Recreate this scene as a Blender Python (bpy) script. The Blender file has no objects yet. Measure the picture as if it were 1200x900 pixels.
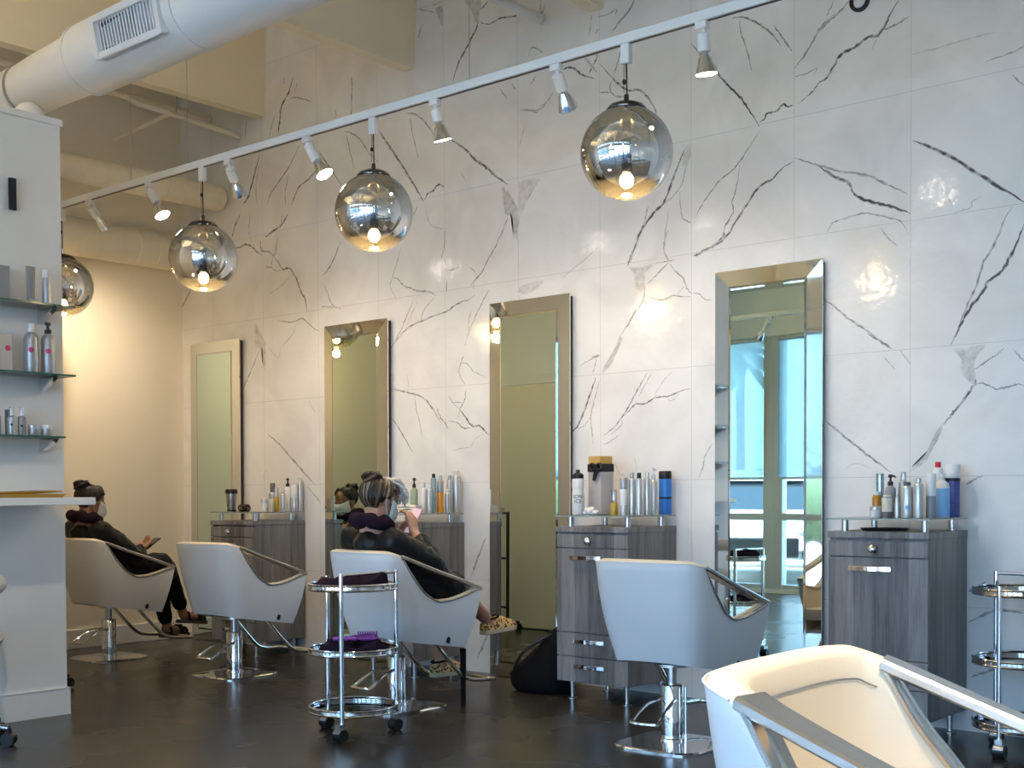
import bpy, bmesh, math, random
import numpy as np
from mathutils import Vector, Matrix
PI = math.pi
sc = bpy.context.scene
COL = bpy.context.collection
rnd = random.Random(7)

# ------------------------------------------------------------------ helpers
class MB:
    """collects shapes and links them as one mesh object"""
    def __init__(s): s.v = []; s.f = []; s.m = []; s.sm = []
    def add(s, vs, fs, mi=0):
        o = len(s.v); s.v += [tuple(float(c) for c in p) for p in vs]
        for f in fs: s.f.append([i + o for i in f]); s.m.append(mi)
        return s
    def box(s, c, d, mi=0, rz=0.0, rx=0.0, ry=0.0, taper=1.0):
        M = Matrix.Rotation(rz, 3, 'Z') @ Matrix.Rotation(ry, 3, 'Y') @ Matrix.Rotation(rx, 3, 'X')
        vs = []
        for z in (-.5, .5):
            k = taper if z > 0 else 1.0
            for x, y in ((-.5, -.5), (.5, -.5), (.5, .5), (-.5, .5)):
                vs.append(Vector(c) + M @ Vector((x * d[0] * k, y * d[1] * k, z * d[2])))
        return s.add(vs, [(3, 2, 1, 0), (4, 5, 6, 7), (0, 1, 5, 4), (1, 2, 6, 5), (2, 3, 7, 6), (3, 0, 4, 7)], mi)
    def span(s, a, b, mi=0):
        c = [(a[i] + b[i]) / 2 for i in range(3)]; d = [abs(b[i] - a[i]) for i in range(3)]
        return s.box(c, d, mi)
    def loft(s, rings, mi=0, caps=True, closed=False):
        n = len(rings[0]); vs = [p for r in rings for p in r]; fs = []
        k = len(rings)
        for i in range(k if closed else k - 1):
            a, b = i * n, ((i + 1) % k) * n
            for j in range(n): fs.append((a + j, a + (j + 1) % n, b + (j + 1) % n, b + j))
        if caps and not closed:
            fs.append(tuple(range(n))[::-1]); fs.append(tuple((k - 1) * n + j for j in range(n)))
        return s.add(vs, fs, mi)
    def lathe(s, prof, seg=16, c=(0, 0, 0), axis=(0, 0, 1), mi=0, caps=True, sx=1.0, sy=1.0):
        q = Vector((0, 0, 1)).rotation_difference(Vector(axis).normalized())
        rings = []
        for r, z in prof:
            rings.append([Vector(c) + q @ Vector((math.cos(2 * PI * j / seg) * r * sx, math.sin(2 * PI * j / seg) * r * sy, z)) for j in range(seg)])
        return s.loft(rings, mi, caps)
    def cyl(s, p0, p1, r0, r1=None, seg=12, mi=0):
        p0 = Vector(p0); d = Vector(p1) - p0
        return s.lathe([(r0, 0), (r0 if r1 is None else r1, d.length)], seg, p0, d, mi)
    def tube(s, pts, r, seg=8, mi=0, closed=False):
        P = [Vector(p) for p in pts]; n = len(P); rings = []
        R = r if isinstance(r, (list, tuple)) else [r] * n
        up = None
        for i in range(n):
            a = P[i - 1] if (i > 0 or closed) else P[i]; b = P[(i + 1) % n] if (i < n - 1 or closed) else P[i]
            t = (b - a).normalized()
            if up is None:
                up = Vector((0, 0, 1)) if abs(t.z) < .9 else Vector((1, 0, 0))
            x = up.cross(t)
            if x.length < 1e-4: x = Vector((1, 0, 0)).cross(t)
            x.normalize(); y = t.cross(x).normalized(); up = y
            rings.append([P[i] + x * (R[i] * math.cos(2 * PI * j / seg)) + y * (R[i] * math.sin(2 * PI * j / seg)) for j in range(seg)])
        return s.loft(rings, mi, True, closed)
    def capsule(s, p0, p1, r0, r1, seg=14, mi=0):
        p0 = Vector(p0); d = Vector(p1) - p0; L = max(d.length, 1e-5)
        pr = [(max(1e-4, r0 * math.cos(a)), r0 * math.sin(a)) for a in (-PI / 2, -PI / 3, -PI / 6, 0)]
        pr += [(max(1e-4, r1 * math.cos(a)), L + r1 * math.sin(a)) for a in (0, PI / 6, PI / 3, PI / 2)]
        return s.lathe(pr, seg, p0, d if d.length > 1e-5 else (0, 0, 1), mi)
    def ell(s, c, r, seg=16, rg=10, mi=0, M=None):
        M = M or Matrix.Identity(3); rings = []
        for i in range(rg + 1):
            a = -PI / 2 + PI * i / rg; k = max(math.cos(a), 1e-3)
            rings.append([Vector(c) + M @ Vector((r[0] * k * math.cos(2 * PI * j / seg), r[1] * k * math.sin(2 * PI * j / seg), r[2] * math.sin(a))) for j in range(seg)])
        return s.loft(rings, mi)
    def build(s, name, mats, parent=None, smooth=True, bevel=0.0, angle=40, recalc=True):
        me = bpy.data.meshes.new(name); me.from_pydata(s.v, [], s.f)
        mats = mats if isinstance(mats, (list, tuple)) else [mats]
        for m in mats: me.materials.append(m)
        me.polygons.foreach_set('material_index', s.m)
        if recalc:
            bm = bmesh.new(); bm.from_mesh(me)
            bmesh.ops.remove_doubles(bm, verts=bm.verts, dist=1e-5)
            bmesh.ops.recalc_face_normals(bm, faces=bm.faces); bm.to_mesh(me); bm.free()
        if smooth:
            me.shade_smooth(); me.set_sharp_from_angle(angle=math.radians(angle))
        o = bpy.data.objects.new(name, me); COL.objects.link(o)
        if parent: o.parent = parent
        if bevel:
            b = o.modifiers.new('bevel', 'BEVEL'); b.width = bevel; b.segments = 2; b.limit_method = 'ANGLE'; b.angle_limit = math.radians(35)
        return o

def thing(name, label, cat, loc=(0, 0, 0), rz=0.0, group=None):
    o = bpy.data.objects.new(name, None); COL.objects.link(o)
    o.empty_display_size = .1
    o.location = loc; o.rotation_euler = (0, 0, rz); o['label'] = label; o['category'] = cat
    if group: o['group'] = group
    return o
def tag(o, label, cat, group=None):
    o['label'] = label; o['category'] = cat
    if group: o['group'] = group
    return o
def struct(o, label=None):
    o['kind'] = 'structure'
    if label: o['label'] = label
    return o
def dup(src, loc, rz, label):
    r = src.copy(); COL.objects.link(r); r.location = loc; r.rotation_euler = (0, 0, rz); r['label'] = label
    for ch in list(src.children):
        c = ch.copy(); COL.objects.link(c); c.parent = r
        for g in list(ch.children):
            d = g.copy(); COL.objects.link(d); d.parent = c
    return r
def smooth_path(pts, n, closed=False):
    P = np.array(pts, float); k = len(P); out = []
    segs = k if closed else k - 1
    for i in range(n):
        t = i / (n if closed else n - 1) * segs; j = min(int(t), segs - 1); t -= j
        if closed: a, b, c, d = (P[(j + q) % k] for q in (-1, 0, 1, 2))
        else: a, b, c, d = P[max(j - 1, 0)], P[j], P[j + 1], P[min(j + 2, k - 1)]
        out.append(.5 * (2 * b + (c - a) * t + (2 * a - 5 * b + 4 * c - d) * t * t + (3 * b - a - 3 * c + d) * t ** 3))
    return np.array(out)

# ------------------------------------------------------------------ materials
def new_mat(name):
    m = bpy.data.materials.new(name); m.use_nodes = True
    nt = m.node_tree; b = nt.nodes['Principled BSDF']
    return m, nt, b
def N(nt, t, **kw):
    n = nt.nodes.new(t)
    for k, v in kw.items():
        if k.startswith('i_'):
            key = k[2:].replace('_', ' ')
            n.inputs[key].default_value = v
        else: setattr(n, k, v)
    return n
def rgb(c): return (c[0], c[1], c[2], 1.0)
def srgb(r, g, b):
    f = lambda c: (c / 255 / 12.92) if c <= 10 else ((c / 255 + .055) / 1.055) ** 2.4
    return (f(r), f(g), f(b))
def pm(name, col, rough=.5, metal=0.0, spec=.5, trans=0.0, coat=0.0, noise=0.0, nscale=8.0, bump=0.0, bscale=60.0, emit=0.0, ecol=None, ior=1.45, alpha=1.0):
    """principled material with a little procedural variation of colour and relief"""
    m, nt, b = new_mat(name)
    b.inputs['Base Color'].default_value = rgb(col); b.inputs['Roughness'].default_value = rough
    b.inputs['Metallic'].default_value = metal; b.inputs['Specular IOR Level'].default_value = spec
    b.inputs['Transmission Weight'].default_value = trans; b.inputs['Coat Weight'].default_value = coat
    b.inputs['IOR'].default_value = ior; b.inputs['Alpha'].default_value = alpha
    tc = N(nt, 'ShaderNodeTexCoord')
    if noise:
        n = N(nt, 'ShaderNodeTexNoise'); n.inputs['Scale'].default_value = nscale; n.inputs['Detail'].default_value = 5
        nt.links.new(tc.outputs['Object'], n.inputs['Vector'])
        mx = N(nt, 'ShaderNodeMix', data_type='RGBA'); mx.inputs[6].default_value = rgb([c * (1 - noise) for c in col]); mx.inputs[7].default_value = rgb([min(1, c * (1 + noise)) for c in col])
        nt.links.new(n.outputs['Fac'], mx.inputs[0]); nt.links.new(mx.outputs[2], b.inputs['Base Color'])
    if bump:
        n2 = N(nt, 'ShaderNodeTexNoise'); n2.inputs['Scale'].default_value = bscale; n2.inputs['Detail'].default_value = 4
        nt.links.new(tc.outputs['Object'], n2.inputs['Vector'])
        bp = N(nt, 'ShaderNodeBump'); bp.inputs['Strength'].default_value = bump; bp.inputs['Distance'].default_value = .01
        nt.links.new(n2.outputs['Fac'], bp.inputs['Height']); nt.links.new(bp.outputs['Normal'], b.inputs['Normal'])
    if emit:
        b.inputs['Emission Color'].default_value = rgb(ecol or col); b.inputs['Emission Strength'].default_value = emit
    return m
def thin_glass(name, tint=(1, 1, 1), gloss=1.0, rough=.0, fixed=None):
    m, nt, b = new_mat(name); out = nt.nodes['Material Output']
    tr = N(nt, 'ShaderNodeBsdfTransparent'); tr.inputs[0].default_value = rgb(tint)
    gl = N(nt, 'ShaderNodeBsdfGlossy'); gl.inputs['Roughness'].default_value = rough
    mix = N(nt, 'ShaderNodeMixShader')
    if fixed is None:
        fr = N(nt, 'ShaderNodeFresnel'); fr.inputs[0].default_value = 1.45
        mu = N(nt, 'ShaderNodeMath', operation='MULTIPLY'); mu.inputs[1].default_value = gloss
        nt.links.new(fr.outputs[0], mu.inputs[0]); nt.links.new(mu.outputs[0], mix.inputs[0])
    else: mix.inputs[0].default_value = fixed
    nt.links.new(tr.outputs[0], mix.inputs[1]); nt.links.new(gl.outputs[0], mix.inputs[2]); nt.links.new(mix.outputs[0], out.inputs[0])
    return m
def mat_marble(vein=False):
    m, nt, b = new_mat('marble_vein' if vein else 'marble_tile'); L = nt.links.new
    tc = N(nt, 'ShaderNodeTexCoord')
    b.inputs['Roughness'].default_value = .14; b.inputs['Specular IOR Level'].default_value = .5
    # gentle waviness of the glazed tiles
    n = N(nt, 'ShaderNodeTexNoise'); n.inputs['Scale'].default_value = 5.0; n.inputs['Detail'].default_value = 3
    n3 = N(nt, 'ShaderNodeTexNoise'); n3.inputs['Scale'].default_value = 26.0; n3.inputs['Detail'].default_value = 2
    L(tc.outputs['Object'], n.inputs['Vector']); L(tc.outputs['Object'], n3.inputs['Vector'])
    ad = N(nt, 'ShaderNodeMath', operation='MULTIPLY_ADD'); ad.inputs[1].default_value = .35
    L(n3.outputs['Fac'], ad.inputs[0]); L(n.outputs['Fac'], ad.inputs[2])
    bp = N(nt, 'ShaderNodeBump'); bp.inputs['Strength'].default_value = .32; bp.inputs['Distance'].default_value = .012
    L(ad.outputs[0], bp.inputs['Height']); L(bp.outputs['Normal'], b.inputs['Normal'])
    # faint clouding
    n2 = N(nt, 'ShaderNodeTexNoise'); n2.inputs['Scale'].default_value = 2.2; n2.inputs['Detail'].default_value = 8; n2.inputs['Distortion'].default_value = 1.2
    L(tc.outputs['Object'], n2.inputs['Vector'])
    cr = N(nt, 'ShaderNodeValToRGB'); cr.color_ramp.elements[0].position = .3; cr.color_ramp.elements[1].position = .62
    cr.color_ramp.elements[0].color = (.70, .685, .67, 1); cr.color_ramp.elements[1].color = (.80, .785, .765, 1)
    L(n2.outputs['Fac'], cr.inputs[0])
    if not vein:
        sp = N(nt, 'ShaderNodeSeparateXYZ'); L(tc.outputs['Object'], sp.inputs[0])
        facs = []
        for ax, off in (('X', 2.365), ('Z', -2.388)):
            a = N(nt, 'ShaderNodeMath', operation='ADD'); a.inputs[1].default_value = off + 60.5 + .3025; L(sp.outputs[ax], a.inputs[0])
            w = N(nt, 'ShaderNodeMath', operation='MODULO'); w.inputs[1].default_value = .605; L(a.outputs[0], w.inputs[0])
            d = N(nt, 'ShaderNodeMath', operation='SUBTRACT'); d.inputs[1].default_value = .3025; L(w.outputs[0], d.inputs[0])
            e = N(nt, 'ShaderNodeMath', operation='ABSOLUTE'); L(d.outputs[0], e.inputs[0])
            l = N(nt, 'ShaderNodeMath', operation='LESS_THAN'); l.inputs[1].default_value = .0016; L(e.outputs[0], l.inputs[0]); facs.append(l)
        mxn = N(nt, 'ShaderNodeMath', operation='MAXIMUM'); L(facs[0].outputs[0], mxn.inputs[0]); L(facs[1].outputs[0], mxn.inputs[1])
        mx = N(nt, 'ShaderNodeMix', data_type='RGBA'); mx.inputs[7].default_value = (.58, .565, .545, 1)
        L(mxn.outputs[0], mx.inputs[0]); L(cr.outputs[0], mx.inputs[6]); L(mx.outputs[2], b.inputs['Base Color'])
    else:
        at = N(nt, 'ShaderNodeAttribute', attribute_name='vein')
        n4 = N(nt, 'ShaderNodeTexNoise'); n4.inputs['Scale'].default_value = 30; n4.inputs['Detail'].default_value = 6
        L(tc.outputs['Object'], n4.inputs['Vector'])
        mr = N(nt, 'ShaderNodeMapRange'); mr.inputs[1].default_value = .3; mr.inputs[2].default_value = .6; mr.inputs[3].default_value = .35; mr.inputs[4].default_value = 1.25
        L(n4.outputs['Fac'], mr.inputs[0])
        mu = N(nt, 'ShaderNodeMath', operation='MULTIPLY', use_clamp=True); L(at.outputs['Fac'], mu.inputs[0]); L(mr.outputs[0], mu.inputs[1])
        mx = N(nt, 'ShaderNodeMix', data_type='RGBA'); mx.inputs[7].default_value = (.085, .08, .082, 1)
        L(mu.outputs[0], mx.inputs[0]); L(cr.outputs[0], mx.inputs[6]); L(mx.outputs[2], b.inputs['Base Color'])
    return m
def mat_wood(name, dark, light, scale=(14, 14, .9)):
    m, nt, b = new_mat(name); L = nt.links.new
    tc = N(nt, 'ShaderNodeTexCoord'); mp = N(nt, 'ShaderNodeMapping'); mp.inputs['Scale'].default_value = scale
    L(tc.outputs['Object'], mp.inputs[0])
    n = N(nt, 'ShaderNodeTexNoise'); n.inputs['Scale'].default_value = 3.0; n.inputs['Detail'].default_value = 8; n.inputs['Roughness'].default_value = .7
    L(mp.outputs[0], n.inputs['Vector'])
    mp2 = N(nt, 'ShaderNodeMapping'); mp2.inputs['Scale'].default_value = (9, 9, .02); L(tc.outputs['Object'], mp2.inputs[0])
    v = N(nt, 'ShaderNodeTexVoronoi'); v.inputs['Scale'].default_value = 1.0; L(mp2.outputs[0], v.inputs['Vector'])
    sp = N(nt, 'ShaderNodeSeparateColor'); L(v.outputs['Color'], sp.inputs[0])
    ad = N(nt, 'ShaderNodeMath', operation='MULTIPLY_ADD'); ad.inputs[1].default_value = .32; L(sp.outputs[0], ad.inputs[0]); L(n.outputs['Fac'], ad.inputs[2])
    cr = N(nt, 'ShaderNodeValToRGB'); cr.color_ramp.elements[0].position = .36; cr.color_ramp.elements[1].position = .95
    cr.color_ramp.elements[0].color = rgb(dark); cr.color_ramp.elements[1].color = rgb(light)
    L(ad.outputs[0], cr.inputs[0]); L(cr.outputs[0], b.inputs['Base Color'])
    b.inputs['Roughness'].default_value = .42
    return m
def mat_floor():
    m, nt, b = new_mat('dark_plank_floor'); L = nt.links.new
    tc = N(nt, 'ShaderNodeTexCoord')
    br = N(nt, 'ShaderNodeTexBrick'); br.offset = .37; br.inputs['Scale'].default_value = 1.0
    br.inputs['Brick Width'].default_value = 1.25; br.inputs['Row Height'].default_value = .16; br.inputs['Mortar Size'].default_value = .0016
    br.inputs['Color1'].default_value = (.024, .0205, .017, 1); br.inputs['Color2'].default_value = (.031, .0265, .022, 1); br.inputs['Mortar'].default_value = (.006, .0055, .005, 1)
    L(tc.outputs['Object'], br.inputs['Vector'])
    mp = N(nt, 'ShaderNodeMapping'); mp.inputs['Scale'].default_value = (1.2, 14, 1); L(tc.outputs['Object'], mp.inputs[0])
    n = N(nt, 'ShaderNodeTexNoise'); n.inputs['Scale'].default_value = 2.6; n.inputs['Detail'].default_value = 9; n.inputs['Roughness'].default_value = .65; L(mp.outputs[0], n.inputs['Vector'])
    mr = N(nt, 'ShaderNodeMapRange'); mr.inputs[1].default_value = .3; mr.inputs[2].default_value = .75; mr.inputs[3].default_value = .7; mr.inputs[4].default_value = 1.4; L(n.outputs['Fac'], mr.inputs[0])
    mu = N(nt, 'ShaderNodeVectorMath', operation='SCALE'); L(br.outputs['Color'], mu.inputs[0]); L(mr.outputs[0], mu.inputs['Scale'])
    L(mu.outputs[0], b.inputs['Base Color'])
    n2 = N(nt, 'ShaderNodeTexNoise'); n2.inputs['Scale'].default_value = 1.7; n2.inputs['Detail'].default_value = 5; L(tc.outputs['Object'], n2.inputs['Vector'])
    r = N(nt, 'ShaderNodeMapRange'); r.inputs[1].default_value = .35; r.inputs[2].default_value = .7; r.inputs[3].default_value = .24; r.inputs[4].default_value = .30; L(n2.outputs['Fac'], r.inputs[0])
    L(r.outputs[0], b.inputs['Roughness'])
    bp = N(nt, 'ShaderNodeBump'); bp.inputs['Strength'].default_value = .06; bp.inputs['Distance'].default_value = .002
    L(n.outputs['Fac'], bp.inputs['Height']); L(bp.outputs['Normal'], b.inputs['Normal'])
    return m
def mat_leopard():
    m, nt, b = new_mat('leopard_print'); L = nt.links.new
    tc = N(nt, 'ShaderNodeTexCoord'); v = N(nt, 'ShaderNodeTexVoronoi'); v.inputs['Scale'].default_value = 70; L(tc.outputs['Object'], v.inputs['Vector'])
    cr = N(nt, 'ShaderNodeValToRGB'); e = cr.color_ramp.elements
    e[0].position = .0; e[0].color = (.45, .2, .05, 1); e[1].position = .62; e[1].color = (.8, .56, .25, 1)
    x = e.new(.3); x.color = (.03, .02, .015, 1); x = e.new(.42); x.color = (.03, .02, .015, 1); x = e.new(.5); x.color = (.75, .5, .2, 1)
    L(v.outputs['Distance'], cr.inputs[0]); L(cr.outputs[0], b.inputs['Base Color']); b.inputs['Roughness'].default_value = .8
    return m
def mat_hair(name, a, c, scale=60):
    m, nt, b = new_mat(name); L = nt.links.new
    tc = N(nt, 'ShaderNodeTexCoord'); mp = N(nt, 'ShaderNodeMapping'); mp.inputs['Scale'].default_value = (1, .25, 1); L(tc.outputs['Object'], mp.inputs[0])
    n = N(nt, 'ShaderNodeTexNoise'); n.inputs['Scale'].default_value = scale; n.inputs['Detail'].default_value = 3; L(mp.outputs[0], n.inputs['Vector'])
    cr = N(nt, 'ShaderNodeValToRGB'); cr.color_ramp.elements[0].position = .42; cr.color_ramp.elements[1].position = .62
    cr.color_ramp.elements[0].color = rgb(a); cr.color_ramp.elements[1].color = rgb(c)
    L(n.outputs['Fac'], cr.inputs[0]); L(cr.outputs[0], b.inputs['Base Color']); b.inputs['Roughness'].default_value = .45
    return m
def mat_pendant():
    """mirrored glass: silvered above, fading to clear at the bottom of the ball"""
    m, nt, b = new_mat('silvered_glass'); L = nt.links.new; out = nt.nodes['Material Output']
    tc = N(nt, 'ShaderNodeTexCoord'); sp = N(nt, 'ShaderNodeSeparateXYZ'); L(tc.outputs['Object'], sp.inputs[0])
    mr = N(nt, 'ShaderNodeMapRange'); mr.inputs[1].default_value = -.150; mr.inputs[2].default_value = -.130; mr.inputs[3].default_value = .0; mr.inputs[4].default_value = .66; L(sp.outputs['Z'], mr.inputs[0])
    fr = N(nt, 'ShaderNodeFresnel'); fr.inputs[0].default_value = 1.45
    mxf = N(nt, 'ShaderNodeMath', operation='MAXIMUM'); L(mr.outputs[0], mxf.inputs[0]); L(fr.outputs[0], mxf.inputs[1])
    tr = N(nt, 'ShaderNodeBsdfTransparent'); tr.inputs[0].default_value = (.97, .95, .9, 1)
    gl = N(nt, 'ShaderNodeBsdfGlossy'); gl.inputs['Roughness'].default_value = .015; gl.inputs[0].default_value = (.86, .86, .85, 1)
    tl = N(nt, 'ShaderNodeBsdfTranslucent'); tl.inputs[0].default_value = (.95, .92, .84, 1)
    bowl = N(nt, 'ShaderNodeMapRange'); bowl.inputs[1].default_value = -.150; bowl.inputs[2].default_value = -.132; bowl.inputs[3].default_value = .20; bowl.inputs[4].default_value = .0; L(sp.outputs['Z'], bowl.inputs[0])
    m0 = N(nt, 'ShaderNodeMixShader'); L(bowl.outputs[0], m0.inputs[0]); L(tr.outputs[0], m0.inputs[1]); L(tl.outputs[0], m0.inputs[2])
    mix = N(nt, 'ShaderNodeMixShader'); L(mxf.outputs[0], mix.inputs[0]); L(m0.outputs[0], mix.inputs[1]); L(gl.outputs[0], mix.inputs[2]); L(mix.outputs[0], out.inputs[0])
    return m

M = {}
M['marble'] = mat_marble(); M['vein'] = mat_marble(True)
M['floor'] = mat_floor()
M['cream'] = pm('cream_paint', (.84, .775, .65), .55, noise=.03, nscale=3, bump=.05, bscale=120)
M['white_paint'] = pm('white_paint', (.82, .81, .79), .5, noise=.02, nscale=4, bump=.05, bscale=150)
M['ceil'] = pm('ceiling_paint', (.86, .79, .62), .7, noise=.05, nscale=3)
M['trim'] = pm('trim_white', (.8, .79, .77), .4, noise=.02)
M['duct'] = pm('duct_white', (.74, .75, .77), .45, noise=.05, nscale=6, bump=.08, bscale=25)
M['duct_cream'] = pm('duct_cream', (.80, .74, .60), .5, noise=.05, nscale=6)
M['chrome'] = pm('chrome', (.80, .80, .82), .07, 1.0, noise=.02)
M['steel'] = pm('brushed_steel', (.55, .56, .58), .28, 1.0, noise=.05, nscale=40)
M['satin'] = pm('satin_aluminium', (.62, .60, .57), .25, 1.0, noise=.04, nscale=30)
M['mirror'] = pm('mirror_glass', (.69, .85, .77), .0, 1.0, noise=.004, nscale=2)
M['mirror_edge'] = pm('mirror_bevel', (.78, .80, .77), .03, 1.0, noise=.01)
M['mirror_back'] = pm('mirror_backing', (.05, .035, .028), .6, noise=.1)
M['wood'] = mat_wood('grey_oak', (.072, .069, .071), (.30, .29, .295))
M['wood_side'] = M['wood']
M['vinyl'] = pm('white_vinyl', (.75, .75, .76), .36, noise=.03, nscale=5, bump=.06, bscale=220)
M['pad'] = pm('cream_vinyl', (.80, .70, .54), .42, noise=.03, nscale=5, bump=.06, bscale=220)
M['black'] = pm('black_plastic', (.012, .012, .014), .35, noise=.1)
M['black_metal'] = pm('black_metal', (.03, .03, .032), .35, .6, noise=.1)
M['glass'] = thin_glass('clear_glass', (.93, .97, .95))
M['glass_edge'] = pm('glass_edge_green', (.03, .12, .09), .1, noise=.1, spec=.6)
M['glass_side'] = pm('glass_edge_pale', (.30, .36, .34), .12, noise=.1)
M['window'] = thin_glass('window_glass', (.93, .97, .98), .7)
M['winframe'] = pm('window_frame_grey', (.58, .60, .60), .4, .3, noise=.04)
M['pendant'] = mat_pendant()
M['bulb'] = pm('bulb_glow', (1, .85, .6), .4, emit=45, ecol=(1, .66, .28), noise=.01)
M['lens'] = pm('lamp_lens', (1, .9, .9), .4, emit=38, ecol=(1, .82, .78), noise=.01)
M['brass'] = pm('brass', (.62, .42, .12), .25, 1.0, noise=.05)
M['gunmetal'] = pm('gunmetal', (.10, .10, .10), .18, 1.0, noise=.05)
M['cape'] = pm('black_cape_nylon', (.008, .0085, .010), .42, spec=.3, noise=.2, nscale=12, bump=.3, bscale=18)
M['towel_dark'] = pm('plum_towel', (.022, .011, .026), .9, spec=.15, noise=.25, nscale=30, bump=.6, bscale=260)
M['skin'] = pm('skin_light', (.52, .29, .20), .5, noise=.08, nscale=14)
M['skin2'] = pm('skin_brown', (.33, .165, .10), .5, noise=.08, nscale=14)
M['mask'] = pm('mask_blue', (.55, .68, .76), .8, noise=.04, bump=.2, bscale=200)
M['mask_white'] = pm('mask_pale', (.66, .70, .72), .8, noise=.04, bump=.2, bscale=200)
M['khaki'] = pm('khaki_cloth', (.10, .09, .06), .8, noise=.15, nscale=20)
M['blackcloth'] = pm('black_cloth', (.006, .0055, .0065), .8, spec=.15, noise=.2, nscale=20, bump=.3, bscale=40)
M['leopard'] = mat_leopard()
M['sole'] = pm('cream_rubber', (.62, .54, .40), .6, noise=.06)
M['purple'] = pm('purple_bristle', (.30, .06, .36), .4, noise=.2, nscale=50)
SKY = 6.0; SUN = 24.0; SPOT = 27; BULB = 6; UP = 42; EXPOSURE = 0.42; NEAR = 6.5
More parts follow.
